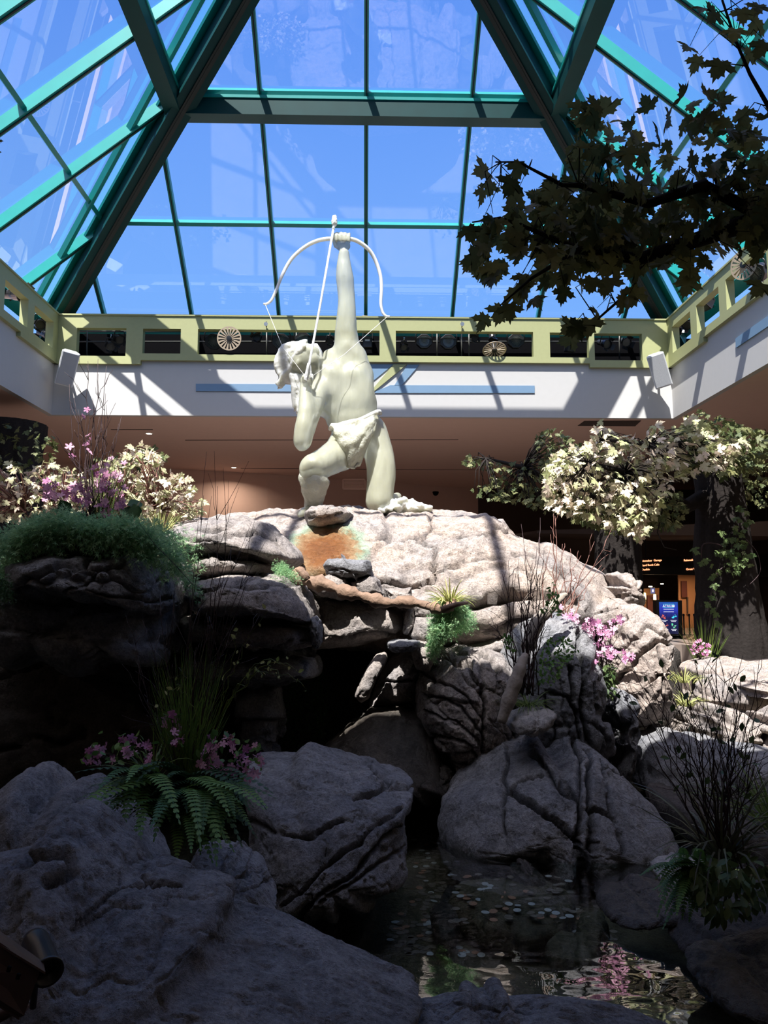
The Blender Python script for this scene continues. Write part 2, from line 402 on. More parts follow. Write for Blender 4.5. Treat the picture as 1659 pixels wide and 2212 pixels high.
# ============================================================ rock
def rock_mat(name, c1, c2, dark, rough=0.85, scale=1.0, bump=0.8, stain=None, wet=False):
    m, t, b = new_mat(name); N = t.nodes.new; L = t.links.new
    geo = N('ShaderNodeNewGeometry'); n1 = N('ShaderNodeTexNoise'); n1.inputs['Scale'].default_value = 1.7*scale; n1.inputs['Detail'].default_value = 8; n1.inputs['Roughness'].default_value = 0.6
    n2 = N('ShaderNodeTexNoise'); n2.inputs['Scale'].default_value = 55*scale; n2.inputs['Detail'].default_value = 5; n2.inputs['Roughness'].default_value = 0.7
    n3 = N('ShaderNodeTexNoise'); n3.inputs['Scale'].default_value = 9*scale; n3.inputs['Detail'].default_value = 9; n3.inputs['Roughness'].default_value = 0.65
    for n in (n1, n2, n3): L(geo.outputs['Position'], n.inputs['Vector'])
    r1 = N('ShaderNodeValToRGB'); r1.color_ramp.elements[0].position = 0.36; r1.color_ramp.elements[1].position = 0.62
    r1.color_ramp.elements[0].color = (*c1, 1); r1.color_ramp.elements[1].color = (*c2, 1); L(n1.outputs['Fac'], r1.inputs[0])
    r2 = N('ShaderNodeValToRGB'); r2.color_ramp.elements[0].position = 0.36; r2.color_ramp.elements[1].position = 0.56
    r2.color_ramp.elements[0].color = (0.5, 0.5, 0.5, 1); r2.color_ramp.elements[1].color = (1, 1, 1, 1); L(n3.outputs['Fac'], r2.inputs[0])
    r3 = N('ShaderNodeValToRGB'); r3.color_ramp.elements[0].position = 0.38; r3.color_ramp.elements[1].position = 0.58
    r3.color_ramp.elements[0].color = (0.62, 0.62, 0.62, 1); r3.color_ramp.elements[1].color = (1.12, 1.12, 1.12, 1); L(n2.outputs['Fac'], r3.inputs[0])
    m1 = N('ShaderNodeMix'); m1.data_type = 'RGBA'; m1.blend_type = 'MULTIPLY'; m1.inputs[0].default_value = 0.75
    L(r1.outputs[0], m1.inputs[6]); L(r2.outputs[0], m1.inputs[7])
    m2 = N('ShaderNodeMix'); m2.data_type = 'RGBA'; m2.blend_type = 'MULTIPLY'; m2.inputs[0].default_value = 0.8
    L(m1.outputs[2], m2.inputs[6]); L(r3.outputs[0], m2.inputs[7])
    at = N('ShaderNodeAttribute'); at.attribute_name = 'tone'
    m3 = N('ShaderNodeMix'); m3.data_type = 'RGBA'; L(at.outputs['Fac'], m3.inputs[0]); L(m2.outputs[2], m3.inputs[6]); m3.inputs[7].default_value = (*dark, 1)
    col = m3.outputs[2]
    if stain:
        cen, rad = stain
        sb = N('ShaderNodeVectorMath'); sb.operation = 'SUBTRACT'; sb.inputs[1].default_value = cen; sb.name = 'stain_centre'; L(geo.outputs['Position'], sb.inputs[0])
        dv = N('ShaderNodeVectorMath'); dv.operation = 'DIVIDE'; dv.inputs[1].default_value = rad; L(sb.outputs[0], dv.inputs[0])
        ln = N('ShaderNodeVectorMath'); ln.operation = 'LENGTH'; L(dv.outputs[0], ln.inputs[0])
        ad = N('ShaderNodeMath'); ad.operation = 'MULTIPLY_ADD'; ad.inputs[1].default_value = 0.9; L(n3.outputs['Fac'], ad.inputs[0]); L(ln.outputs['Value'], ad.inputs[2])
        rs = N('ShaderNodeValToRGB'); el = rs.color_ramp.elements
        el[0].position = 0.0; el[0].color = (0.10, 0.035, 0.012, 1); el[1].position = 1.0; el[1].color = (0.26, 0.40, 0.30, 1)
        q = el.new(0.62); q.color = (0.21, 0.085, 0.03, 1); q = el.new(0.84); q.color = (0.30, 0.20, 0.11, 1)
        sc = N('ShaderNodeMath'); sc.operation = 'DIVIDE'; sc.inputs[1].default_value = 1.45; L(ad.outputs[0], sc.inputs[0]); L(sc.outputs[0], rs.inputs[0])
        rm = N('ShaderNodeMapRange'); rm.inputs['From Min'].default_value = 1.36; rm.inputs['From Max'].default_value = 1.62; rm.inputs['To Min'].default_value = 1; rm.inputs['To Max'].default_value = 0; L(ad.outputs[0], rm.inputs[0])
        mc = N('ShaderNodeMix'); mc.data_type = 'RGBA'; L(rm.outputs[0], mc.inputs[0]); L(col, mc.inputs[6]); L(rs.outputs[0], mc.inputs[7]); col = mc.outputs[2]
        rr = N('ShaderNodeMapRange'); rr.inputs['To Min'].default_value = rough; rr.inputs['To Max'].default_value = 0.16; L(rm.outputs[0], rr.inputs[0]); L(rr.outputs[0], b.inputs['Roughness'])
    else: b.inputs['Roughness'].default_value = rough
    L(col, b.inputs['Base Color'])
    b.inputs['Specular IOR Level'].default_value = 0.5 if wet else 0.3
    n4 = N('ShaderNodeTexNoise'); n4.inputs['Scale'].default_value = 24*scale; n4.inputs['Detail'].default_value = 4; n4.inputs['Roughness'].default_value = 0.75; L(geo.outputs['Position'], n4.inputs['Vector'])
    rpit = N('ShaderNodeMapRange'); rpit.inputs['From Min'].default_value = 0.34; rpit.inputs['From Max'].default_value = 0.50; L(n4.outputs['Fac'], rpit.inputs[0])
    bp3 = N('ShaderNodeBump'); bp3.inputs['Strength'].default_value = bump*0.8; bp3.inputs['Distance'].default_value = 0.018; L(rpit.outputs[0], bp3.inputs['Height'])
    bp = N('ShaderNodeBump'); bp.inputs['Strength'].default_value = bump; bp.inputs['Distance'].default_value = 0.02
    bp2 = N('ShaderNodeBump'); bp2.inputs['Strength'].default_value = bump; bp2.inputs['Distance'].default_value = 0.05
    L(n3.outputs['Fac'], bp2.inputs['Height']); L(n2.outputs['Fac'], bp.inputs['Height']); L(bp2.outputs[0], bp3.inputs['Normal']); L(bp3.outputs[0], bp.inputs['Normal']); L(bp.outputs[0], b.inputs['Normal'])
    return m
MAT['dome2'] = None
stc = W(712, 1188, 7.72)
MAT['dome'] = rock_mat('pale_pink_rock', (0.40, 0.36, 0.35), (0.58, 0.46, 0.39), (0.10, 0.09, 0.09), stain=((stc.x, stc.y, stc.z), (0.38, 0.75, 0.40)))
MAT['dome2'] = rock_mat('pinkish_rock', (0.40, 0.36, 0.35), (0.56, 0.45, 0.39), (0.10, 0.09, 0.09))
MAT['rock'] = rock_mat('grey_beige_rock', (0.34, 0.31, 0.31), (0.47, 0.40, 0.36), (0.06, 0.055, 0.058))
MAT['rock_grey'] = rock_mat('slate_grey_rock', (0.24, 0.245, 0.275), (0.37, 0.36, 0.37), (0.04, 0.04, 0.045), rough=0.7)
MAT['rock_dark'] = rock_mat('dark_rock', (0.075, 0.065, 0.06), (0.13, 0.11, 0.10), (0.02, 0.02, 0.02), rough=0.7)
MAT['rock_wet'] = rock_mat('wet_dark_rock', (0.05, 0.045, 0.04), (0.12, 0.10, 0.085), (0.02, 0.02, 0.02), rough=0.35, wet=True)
MAT['rock_stone'] = rock_mat('pale_granite', (0.58, 0.55, 0.54), (0.68, 0.63, 0.60), (0.12, 0.11, 0.11), scale=2)
MAT['rock_bed'] = rock_mat('pool_bed_rock', (0.12, 0.10, 0.07), (0.26, 0.22, 0.13), (0.03, 0.03, 0.02), rough=0.6)

_ico = {}
def ico(level):
    if level not in _ico:
        bm = bmesh.new(); bmesh.ops.create_icosphere(bm, subdivisions=level, radius=1.0)
        V = np.array([v.co[:] for v in bm.verts]); F = np.array([[v.index for v in f.verts] for f in bm.faces]); bm.free()
        _ico[level] = (V / np.linalg.norm(V, axis=1)[:, None], F)
    return _ico[level]
def vnormals(P, F):
    n = np.cross(P[F[:,1]] - P[F[:,0]], P[F[:,2]] - P[F[:,0]]); N = np.zeros_like(P)
    for k in range(3):
        for c_ in range(3): N[:, c_] += np.bincount(F[:,k], n[:,c_], len(P))
    return N / np.maximum(np.linalg.norm(N, axis=1), 1e-12)[:, None]
def seg_dist(Q, poly):
    best = np.full(len(Q), 1e9)
    for (ax, ay), (bx, by) in zip(poly[:-1], poly[1:]):
        a = np.array([ax, ay], float); d = np.array([bx-ax, by-ay], float)
        t = np.clip(((Q-a) @ d) / max(d @ d, 1e-9), 0, 1)
        best = np.minimum(best, np.linalg.norm(Q - a - t[:, None]*d, axis=1))
    return best
def rock_shape(outline, Y0, Df, Db=None, lvl=6, p=2.6, lean=0.0, amp=0.06, freq=1.6, blocks=None, cracks=(), fine=0.012, seed=0, centre=None, rsm=3, tiltx=0.0, chipd=0.018):
    """a closed boulder: its middle section follows the outline, Df deep to the front, Db to the back"""
    Db = Db if Db is not None else Df
    ol = np.array(outline, float)
    cpx = ol.mean(0) if centre is None else np.array(centre, float)
    cw = W(cpx[0], cpx[1], Y0); c = np.array([cw.x, cw.z])
    th = np.linspace(-math.pi, math.pi, 721)[:-1]; Tp = np.zeros(len(th))
    dx, dz = np.cos(th), np.sin(th)
    for i in range(len(ol)):
        a = (ol[i] - cpx)*[1, -1]; b_ = (ol[(i+1) % len(ol)] - cpx)*[1, -1]; d = b_ - a
        den = dx*d[1] - dz*d[0]; den = np.where(np.abs(den) < 1e-9, 1e-9, den)
        t = (a[0]*d[1] - a[1]*d[0]) / den; s = (a[0]*dz - a[1]*dx) / den
        Tp = np.where((t > 0) & (s >= -1e-6) & (s <= 1+1e-6), np.maximum(Tp, t), Tp)
    kern = np.exp(-np.linspace(-2, 2, 4*rsm+1)**2); kern /= kern.sum()
    sm = lambda q: np.convolve(np.concatenate([q[-40:], q, q[:40]]), kern, 'same')[40:-40]
    Tp = np.maximum(sm(Tp), 2); Rr = Tp * (Y0 / FPX)
    def base_shape(Rr, lv):
        V, F = ico(lv)
        rho = np.sqrt(V[:,0]**2 + V[:,2]**2); ang = np.arctan2(V[:,2], V[:,0])
        s = (rho**p + np.abs(V[:,1])**p) ** (-1/p)
        Rv = np.interp(ang, np.append(th, math.pi), np.append(Rr, Rr[0]))
        r_ = rho*s; y_ = V[:,1]*s
        P = np.stack([c[0] + Rv*r_*np.cos(ang), Y0 + np.where(y_ < 0, Df, Db)*y_, c[1] + Rv*r_*np.sin(ang)], axis=-1)
        P[:,1] += lean*(P[:,2] - c[1]) + tiltx*(P[:,0] - c[0])
        return P, F
    kb = np.exp(-np.linspace(-2, 2, 71)**2); kb /= kb.sum()
    sb_ = lambda q: np.convolve(np.concatenate([q[-90:], q, q[:90]]), kb, 'same')[90:-90]
    for it in range(8):                       # fit the visible outline
        P, F = base_shape(Rr, 5); P[:,1] = np.maximum(P[:,1], 0.4)
        q = (PX(P) - cpx)*[1, -1]; an_ = np.arctan2(q[:,1], q[:,0]); rr_ = np.hypot(q[:,0], q[:,1])
        bi = ((an_ + math.pi)/(2*math.pi)*120).astype(int) % 120; mx = np.zeros(120); np.maximum.at(mx, bi, rr_)
        mx = np.where(mx <= 0, np.median(mx), mx); ta = (np.arange(120)+.5)/120*2*math.pi - math.pi
        act = np.interp(th, ta, mx, period=2*math.pi)
        Rr = Rr * sb_(np.clip(Tp/act, .6, 1.6))**0.7
    P, F = base_shape(Rr, lvl); P[:,1] = np.maximum(P[:,1], 0.35)
    N = vnormals(P, F)
    tone = np.zeros(len(P))
    disp = amp*fbm(P*freq + seed*7.7, 4, seed)
    if blocks:
        cell, ba, cd, cw_ = blocks[:4]        # cell size (x,y,z), step height, crack depth, crack width
        Q = P + 0.12*np.stack([fbm(P*2.2 + 5*k, 3, seed+k) for k in range(3)], axis=-1)*blocks[4] if len(blocks) > 4 else P + 0.05*np.stack([fbm(P*2.2+5*k, 3, seed+k) for k in range(3)], axis=-1)
        if len(blocks) > 5:
            an = blocks[5]; Q = np.stack([Q[:,0]*math.cos(an) - Q[:,2]*math.sin(an), Q[:,1], Q[:,0]*math.sin(an) + Q[:,2]*math.cos(an)], axis=-1)
        idr, ed = worley(Q / np.array(cell), seed + 5); cw_ = cw_*0.55
        cr = np.exp(-(ed/cw_)**2)
        disp += ba*(idr - 0.5)*np.clip(ed/(cw_*1.6), 0, 1) - cd*cr
        tone = np.maximum(tone, 0.55*np.exp(-(ed/(cw_*0.5))**2))
    px = PX(P)
    if len(cracks):
        wob = np.stack([fbm(P*5 + 31, 4, seed+3), fbm(P*5 + 57, 4, seed+4)], axis=-1)*16
        Qp = px + wob
        face = np.clip(-N[:,1]*2 + 0.9, 0, 1)
        for ck in cracks:
            poly, wd_, dep = ck[:3]; wd_ = max(wd_*.8, 2.2)
            d = seg_dist(Qp, poly); k = np.clip(1 - d/(wd_*1.35), 0, 1)**0.8
            disp -= dep*k*face; tone = np.maximum(tone, 0.9*np.exp(-(d/(wd_*0.8))**2)*face)
    ridg = 1 - np.abs(fbm(P*7 + 3, 3, seed+9))*2
    rid2 = 1 - np.abs(fbm(P*3.1 + 9, 4, seed+12))*2.2
    disp += fine*1.6*fbm(P*9 + 11, 5, seed+2, 0.65) - fine*1.2*np.clip((ridg-0.86)/0.14, 0, 1) 
    chip = vnoise(P*np.array([2.3, 2.3, 4.0]) + 40 + seed, seed); disp -= chipd*np.clip((chip - 0.25)*9, 0, 1)*(0.6 + fbm(P*14, 3, seed+21))
    P = P + N*disp[:, None]
    return P, F, tone
ROCKS = {}; _bvh = {}
from mathutils.bvhtree import BVHTree
def hit(px, py, labels=None, default=None):
    """first rock surface met on the line of sight through (px, py): point, normal"""
    o_ = Vector((0, 0, CAMZ)); d = (W(px, py, 5.0) - o_).normalized(); best = None
    for k, (P, F) in ROCKS.items():
        if labels and not any(l in k for l in labels): continue
        q = PX(P[::23]); 
        if not (q[:,0].min() - 12 < px < q[:,0].max() + 12 and q[:,1].min() - 12 < py < q[:,1].max() + 12): continue
        if k not in _bvh: _bvh[k] = BVHTree.FromPolygons(P.tolist(), F.tolist())
        r = _bvh[k].ray_cast(o_, d)
        if r[0] is not None and (best is None or r[3] < best[2]): best = (r[0], r[1], r[3])
    if best is None: return (default, Vector((0, 0, 1))) if default is not None else None
    return best[0], best[1]
def rock(label, outline, Y0, Df, mat='rock', name='boulder', cat='rock', group=None, parent=None, **k):
    P, F, tone = rock_shape(outline, Y0, Df, **k)
    base = np.array([P[:,0].mean(), P[:,1].mean(), P[:,2].min()])
    if parent is not None:
        return link(name, npmesh(name, P, F, tone), MAT[mat], parent, True, True)
    o = link(name, npmesh(name, P - base, F, tone), MAT[mat], None, True); o.location = base
    ROCKS[label] = (P, F)
    return tag(o, label, cat, group)

# ---- the back outcrop
rock('large pale sunlit rock dome under the kneeling statue', [(350,1200),(362,1152),(400,1128),(470,1116),(520,1110),(580,1104),(655,1098),(700,1098),(760,1103),(850,1109),(932,1104),(990,1104),(1060,1108),(1092,1118),(1112,1142),(1180,1166),(1225,1196),(1270,1225),(1300,1250),(1330,1290),(1330,1350),(1240,1400),(1000,1420),(820,1420),(600,1380),(430,1320)],
     9.2, 2.1, 'dome', Db=2.0, lvl=7, p=2.3, lean=0.35, amp=0.16, freq=1.1, blocks=((2.6, 2.6, 1.3), 0.05, 0.05, 0.035, 1.6), fine=0.02, seed=3, centre=(850, 1290),
     cracks=[([(932,1104),(932,1140),(905,1160),(940,1182),(935,1220),(948,1270)], 5, .10), ([(660,1150),(720,1142),(800,1160),(870,1150),(932,1140),(1000,1150),(1100,1148)], 4, .05),
             ([(1010,1312),(1060,1302),(1110,1296),(1150,1288),(1200,1296),(1240,1300)], 10, .28), ([(1050,1354),(1120,1346),(1180,1342),(1230,1348)], 6, .14), ([(1240,1290),(1215,1230),(1170,1180)], 5, .06),
             ([(948,1230),(1010,1215),(1100,1202),(1180,1200)], 3.2, .05), ([(700,1255),(790,1262),(860,1258),(930,1264)], 5, .10), ([(590,1160),(620,1200),(650,1230)], 6, .06)])
_h0 = hit(705, 1188)
MAT['dome'].node_tree.nodes['stain_centre'].inputs[1].default_value = _h0[0]
print('stain', _h0, 'front', hit(705, 1150), hit(900,1300), hit(900,1120))
rock('rounded pinkish rock at the foot of the statue', [(655,1108),(668,1096),(700,1089),(742,1096),(765,1112),(750,1140),(700,1148),(668,1142)], 8.15, 0.5, 'dome2', lvl=5, amp=0.03, seed=8, fine=0.01, cracks=[([(665,1125),(710,1122),(750,1108)], 3, .03)])
rock('smooth grey sunlit rock slab on the left shoulder of the dome', [(348,1192),(356,1160),(385,1134),(450,1124),(530,1122),(590,1140),(622,1175),(655,1215),(640,1232),(580,1215),(500,1222),(420,1216),(375,1212)], 7.3, 1.1, 'rock', lvl=6, p=2.5, lean=0.8, amp=0.07, seed=11,
     cracks=[([(370,1160),(450,1170),(560,1150),(600,1165)], 4, .05), ([(420,1150),(470,1150),(500,1142)], 4, .04)])
rock('thin flat rock wedged beneath the smooth left slab', [(412,1216),(450,1205),(480,1205),(508,1214),(560,1212),(590,1222),(592,1246),(500,1250),(430,1246),(414,1236)], 6.9, 0.7, 'rock', lvl=5, amp=0.04, seed=12, p=3)
rock('broad layered rock ledge left of the cave mouth', [(400,1262),(412,1246),(470,1236),(560,1240),(620,1250),(655,1262),(672,1290),(688,1318),(690,1345),(660,1352),(560,1345),(470,1338),(405,1330)], 6.7, 1.0, 'rock', lvl=6, p=3.2, lean=0.3, amp=0.06, seed=13, cracks=[([(400,1268),(520,1262),(640,1260)], 4, .05)], blocks=((1.6,1.6,.5), .05, .05, .04, 1.2))
rock('flat dark rock course under the left ledge', [(396,1332),(450,1326),(560,1332),(650,1340),(690,1352),(694,1385),(660,1402),(540,1396),(440,1388),(396,1380)], 6.75, 0.8, 'rock', lvl=6, p=3.5, amp=0.05, seed=14, blocks=((1.0,1.0,.45), .08, .06, .05, 1.0))
rock('deep shadowed rock course above the left pillar', [(400,1388),(500,1392),(640,1400),(690,1412),(692,1460),(640,1480),(540,1486),(440,1480),(390,1470)], 6.9, 0.75, 'rock_grey', lvl=6, p=3.2, amp=0.06, seed=15, blocks=((.9,.9,.4), .08, .06, .05, 1.0))
rock('weathered rock pillar left of the cave mouth', [(520,1480),(560,1476),(604,1482),(610,1540),(606,1600),(612,1650),(560,1660),(500,1650),(505,1560)], 6.8, 0.4, 'rock_grey', lvl=6, p=3, amp=0.06, seed=16, blocks=((.6,.6,.35), .08, .07, .07, 1.0))
rock('narrow upright block at the corner of the left ledge', [(672,1335),(684,1330),(694,1342),(696,1385),(688,1402),(676,1396)], 6.2, 0.16, 'rock_grey', lvl=5, amp=0.02, seed=17, p=3)
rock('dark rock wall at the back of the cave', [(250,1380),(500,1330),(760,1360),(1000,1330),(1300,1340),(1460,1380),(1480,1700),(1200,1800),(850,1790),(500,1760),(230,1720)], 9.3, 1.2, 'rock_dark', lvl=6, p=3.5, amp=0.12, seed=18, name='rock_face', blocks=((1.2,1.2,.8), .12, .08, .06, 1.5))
rock('long overhanging rock slab beneath the fallen branch', [(664,1296),(700,1286),(760,1292),(830,1300),(868,1330),(876,1352),(850,1372),(780,1386),(700,1402),(668,1406),(660,1350)], 7.35, 0.6, 'rock', lvl=6, p=3, lean=0.25, amp=0.06, seed=19, cracks=[([(670,1380),(760,1374),(860,1364)], 4, .04)])
t_ = rock('small blocky rock perched on the wet stained face of the dome', [(697,1222),(706,1208),(740,1204),(772,1206),(800,1206),(808,1224),(806,1246),(776,1256),(738,1258),(704,1244)], 6.95, 0.38, 'rock_grey', lvl=5, amp=0.04, seed=20, p=3.2, cracks=[([(700,1236),(750,1240),(806,1232)], 3, .03)])
rock('brownish rock footing under the small perched rock', [(752,1256),(800,1240),(820,1252),(830,1284),(800,1300),(758,1292)], 7.0, 0.4, 'rock', lvl=5, amp=0.04, seed=21, p=3)
rock('low brown rock lip below the stained face', [(690,1252),(720,1240),(752,1250),(764,1280),(740,1296),(690,1290),(660,1268)], 6.9, 0.3, 'rock', lvl=5, amp=0.03, seed=22)
def blk(lbl, poly, Y, d, s, mat='rock', **k): return rock(lbl, poly, Y, d, mat, lvl=5, seed=s, p=3.2, amp=0.04, **k)
blk('square sunlit rock block left of the hanging fern', [(828,1270),(890,1266),(896,1292),(888,1318),(840,1312),(826,1296)], 6.95, .4, 31)
blk('tilted sunlit rock splinter beside the hanging fern', [(880,1318),(892,1312),(894,1350),(880,1372),(870,1366)], 6.85, .16, 32)
blk('small rough rock behind the trunk of the fallen branch', [(890,1290),(930,1280),(950,1300),(946,1330),(912,1340),(892,1330)], 7.0, .3, 33)
blk('sunlit cracked rock below the end of the fallen branch', [(896,1335),(940,1328),(956,1350),(948,1388),(905,1392),(884,1372)], 6.9, .3, 34)
blk('grey capstone over the leaning sunlit rock', [(836,1386),(860,1379),(905,1380),(910,1396),(894,1410),(850,1412),(836,1402)], 6.5, .3, 35, 'rock_grey')
blk('shaded square rock under the hanging fern', [(900,1384),(935,1384),(940,1420),(925,1450),(900,1440),(894,1405)], 6.75, .3, 36)
rock('narrow leaning rock catching the sun at the cave edge', [(812,1412),(832,1410),(836,1424),(812,1466),(796,1512),(780,1520),(762,1506),(768,1490),(790,1450)], 6.75, .16, 'rock', lvl=5, seed=37, amp=.02, p=3)
rock('squarish rock half in sun right of the leaning rock', [(838,1420),(870,1400),(905,1404),(912,1440),(908,1480),(900,1520),(830,1530),(792,1526),(806,1490),(822,1450)], 7.35, .45, 'rock', lvl=6, seed=38, amp=.04, p=3, cracks=[([(806,1482),(850,1474),(905,1474)], 4, .06)])
rock('smooth sloping rock ramp at the bottom of the cave', [(700,1610),(760,1560),(800,1522),(860,1516),(905,1530),(930,1570),(960,1640),(985,1700),(940,1740),(860,1720),(760,1690),(690,1660)], 6.9, .8, 'rock_wet', lvl=6, seed=39, amp=.05, lean=.5, fine=.01)
rock('rough rubble mound between the two pool boulders', [(880,1690),(895,1655),(920,1640),(950,1648),(985,1668),(990,1705),(960,1735),(910,1738),(884,1722)], 6.6, .4, 'rock_wet', lvl=6, seed=40, amp=.10, freq=5, fine=.05)
# ---- right of the cave
strc = []
for k in range(5):
    x0 = 905 + k*6; y0 = 1450 + k*44
    strc.append(([(x0, y0), (x0+60+k*6, y0+26), (x0+110+k*4, y0+70), (x0+140, y0+110)], 4, .05))
strc += [([(930,1440),(980,1400),(1030,1400),(1070,1430),(1092,1490),(1098,1560),(1100,1600)], 5, .08), ([(960,1420),(1010,1430),(1040,1480),(1046,1560),(1050,1640)], 5, .09)]
rock('rounded boulder with many curved parallel cracks', [(899,1505),(903,1462),(924,1432),(950,1400),(1000,1386),(1050,1392),(1085,1412),(1108,1450),(1118,1520),(1116,1600),(1080,1640),(1020,1668),(980,1668),(940,1600),(905,1545)], 6.9, .75, 'rock', lvl=7, seed=41, amp=.06, p=2.5, lean=.15, cracks=strc, blocks=((.55,.8,.3), .05, .03, .05, 1.2, R(40)))
rock('flat grey rock bridging the cracked boulder and the tall one', [(985,1398),(1040,1370),(1100,1356),(1150,1356),(1140,1400),(1080,1420),(1020,1412)], 7.6, .5, 'rock', lvl=5, seed=42, amp=.05)
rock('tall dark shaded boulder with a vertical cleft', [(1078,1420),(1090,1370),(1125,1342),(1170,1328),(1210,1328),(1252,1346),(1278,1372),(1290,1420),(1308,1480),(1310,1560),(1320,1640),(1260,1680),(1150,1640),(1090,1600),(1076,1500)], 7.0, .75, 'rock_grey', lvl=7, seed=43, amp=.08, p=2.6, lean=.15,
     cracks=[([(1255,1370),(1262,1440),(1258,1520),(1270,1640)], 7, .12), ([(1236,1440),(1240,1520),(1246,1600)], 5, .08), ([(1190,1495),(1230,1510),(1260,1560)], 4, .05), ([(1185,1500),(1196,1600)], 4, .05), ([(1290,1480),(1310,1600)], 5, .06)], blocks=((.8,.8,.8), .05, .03, .04, 1.2))
rock('cracked sunlit boulder at the right end of the outcrop', [(1268,1420),(1276,1360),(1300,1322),(1340,1306),(1385,1310),(1420,1336),(1446,1378),(1455,1430),(1452,1500),(1448,1545),(1410,1565),(1350,1570),(1300,1560),(1275,1500)], 7.7, .85, 'dome2', lvl=7, seed=44, amp=.07, p=2.5, lean=.1,
     cracks=[([(1290,1370),(1330,1345),(1352,1330)], 6, .09), ([(1310,1420),(1360,1385),(1400,1356),(1440,1376)], 5, .08), ([(1330,1470),(1380,1410),(1420,1388),(1454,1388)], 6, .10), ([(1330,1500),(1390,1476),(1440,1460)], 4, .07), ([(1420,1400),(1440,1470),(1436,1540)], 5, .05)])
rock('bright bare rock at the right tip of the dome', [(1278,1270),(1296,1238),(1335,1232),(1368,1246),(1381,1272),(1380,1312),(1340,1330),(1290,1320)], 8.6, .6, 'dome2', lvl=6, seed=45, amp=.05, cracks=[([(1330,1300),(1345,1280),(1378,1284)], 3, .03)])
rock('long sunlit rock step below the right tip of the dome', [(1200,1340),(1230,1300),(1300,1282),(1350,1296),(1375,1316),(1370,1350),(1300,1370),(1210,1372)], 8.1, .6, 'dome2', lvl=6, seed=46, amp=.05, cracks=[([(1230,1330),(1290,1316),(1340,1312)], 3, .05)])
rock('dark undercut rock below the pink flowers', [(1300,1500),(1330,1484),(1372,1510),(1380,1560),(1372,1630),(1350,1690),(1310,1690),(1295,1600)], 6.9, .45, 'rock_grey', lvl=6, seed=47, amp=.06, blocks=((.6,.6,.4), .06, .05, .06, 1.0))
rock('small pale flat stone resting above the pool boulder', [(1088,1556),(1098,1536),(1130,1526),(1176,1530),(1198,1540),(1198,1560),(1182,1580),(1140,1588),(1102,1580)], 5.9, .26, 'rock_stone', name='stone', cat='stone', lvl=5, seed=48, amp=.03, p=2.8, lean=.3)
# ---- pool boulders
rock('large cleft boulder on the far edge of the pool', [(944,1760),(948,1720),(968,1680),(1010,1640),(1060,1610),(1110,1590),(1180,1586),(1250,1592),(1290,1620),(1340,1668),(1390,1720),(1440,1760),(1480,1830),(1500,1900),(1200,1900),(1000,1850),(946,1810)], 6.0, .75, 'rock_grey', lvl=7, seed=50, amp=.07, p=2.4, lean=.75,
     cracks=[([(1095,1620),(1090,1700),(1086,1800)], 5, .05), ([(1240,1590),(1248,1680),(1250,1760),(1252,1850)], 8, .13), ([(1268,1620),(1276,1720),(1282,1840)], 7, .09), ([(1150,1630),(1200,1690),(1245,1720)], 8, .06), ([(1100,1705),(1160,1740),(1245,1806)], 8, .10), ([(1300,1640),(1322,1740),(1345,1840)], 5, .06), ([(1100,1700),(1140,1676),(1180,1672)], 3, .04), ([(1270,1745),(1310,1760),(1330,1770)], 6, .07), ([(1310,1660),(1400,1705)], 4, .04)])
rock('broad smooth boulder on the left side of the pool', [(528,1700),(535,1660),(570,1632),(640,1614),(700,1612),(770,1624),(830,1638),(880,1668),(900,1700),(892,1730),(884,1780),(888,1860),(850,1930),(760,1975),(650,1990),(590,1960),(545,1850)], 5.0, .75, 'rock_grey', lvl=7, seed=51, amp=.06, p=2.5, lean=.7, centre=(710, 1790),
     cracks=[([(610,1960),(700,1880),(790,1800),(870,1740)], 5, .05), ([(650,1975),(740,1900),(840,1810),(884,1770)], 6, .07), ([(770,1720),(830,1700),(900,1700)], 6, .07), ([(800,1650),(840,1690),(790,1715)], 5, .05), ([(700,1950),(790,1880),(880,1830)], 5, .05), ([(530,1770),(600,1800),(680,1810),(740,1780)], 6, .04)])
rock('huge smooth boulder filling the lower left corner', [(-260,1960),(-120,1880),(0,1845),(60,1815),(110,1798),(180,1785),(240,1790),(300,1808),(370,1860),(470,1900),(560,1948),(640,1985),(720,2010),(820,2060),(900,2110),(955,2135),(900,2200),(700,2330),(300,2400),(-100,2380),(-300,2200)], 2.75, .55, 'rock_grey', Db=.45, lvl=7, seed=52, amp=.045, freq=2.2, p=2.2, lean=.55, centre=(270, 2090), fine=.012, rsm=2,
     cracks=[([(170,1985),(230,1940),(330,1905)], 4, .02), ([(300,1900),(330,1912),(390,1914)], 4, .03), ([(50,1880),(80,1850),(140,1845),(155,1880),(100,1900)], 12, .05), ([(160,2000),(240,1960),(300,1955)], 3, .02)])
rock('low dark boulder across the bottom edge of the pool', [(640,2290),(760,2215),(850,2185),(915,2160),(963,2145),(1035,2140),(1117,2150),(1180,2168),(1240,2180),(1342,2200),(1450,2222),(1580,2270),(1560,2420),(1200,2480),(800,2460),(640,2380)], 2.6, .4, 'rock_grey', Db=.3, lvl=7, seed=53, amp=.03, freq=2.5, p=2.4, lean=.5, centre=(1080, 2270), fine=.012, cracks=[([(860,2180),(1000,2170),(1140,2190)], 3, .015)])
rock('flat grey rock shelf behind the left fern', [(-200,1760),(-60,1735),(0,1718),(60,1664),(130,1656),(220,1682),(300,1740),(350,1800),(380,1870),(300,1920),(0,1960),(-220,1900)], 4.1, .5, 'rock_grey', lvl=6, seed=54, amp=.04, lean=.5, Db=.4, centre=(120,1810), p=2.4, cracks=[([(60,1760),(90,1768)], 3, .02)])
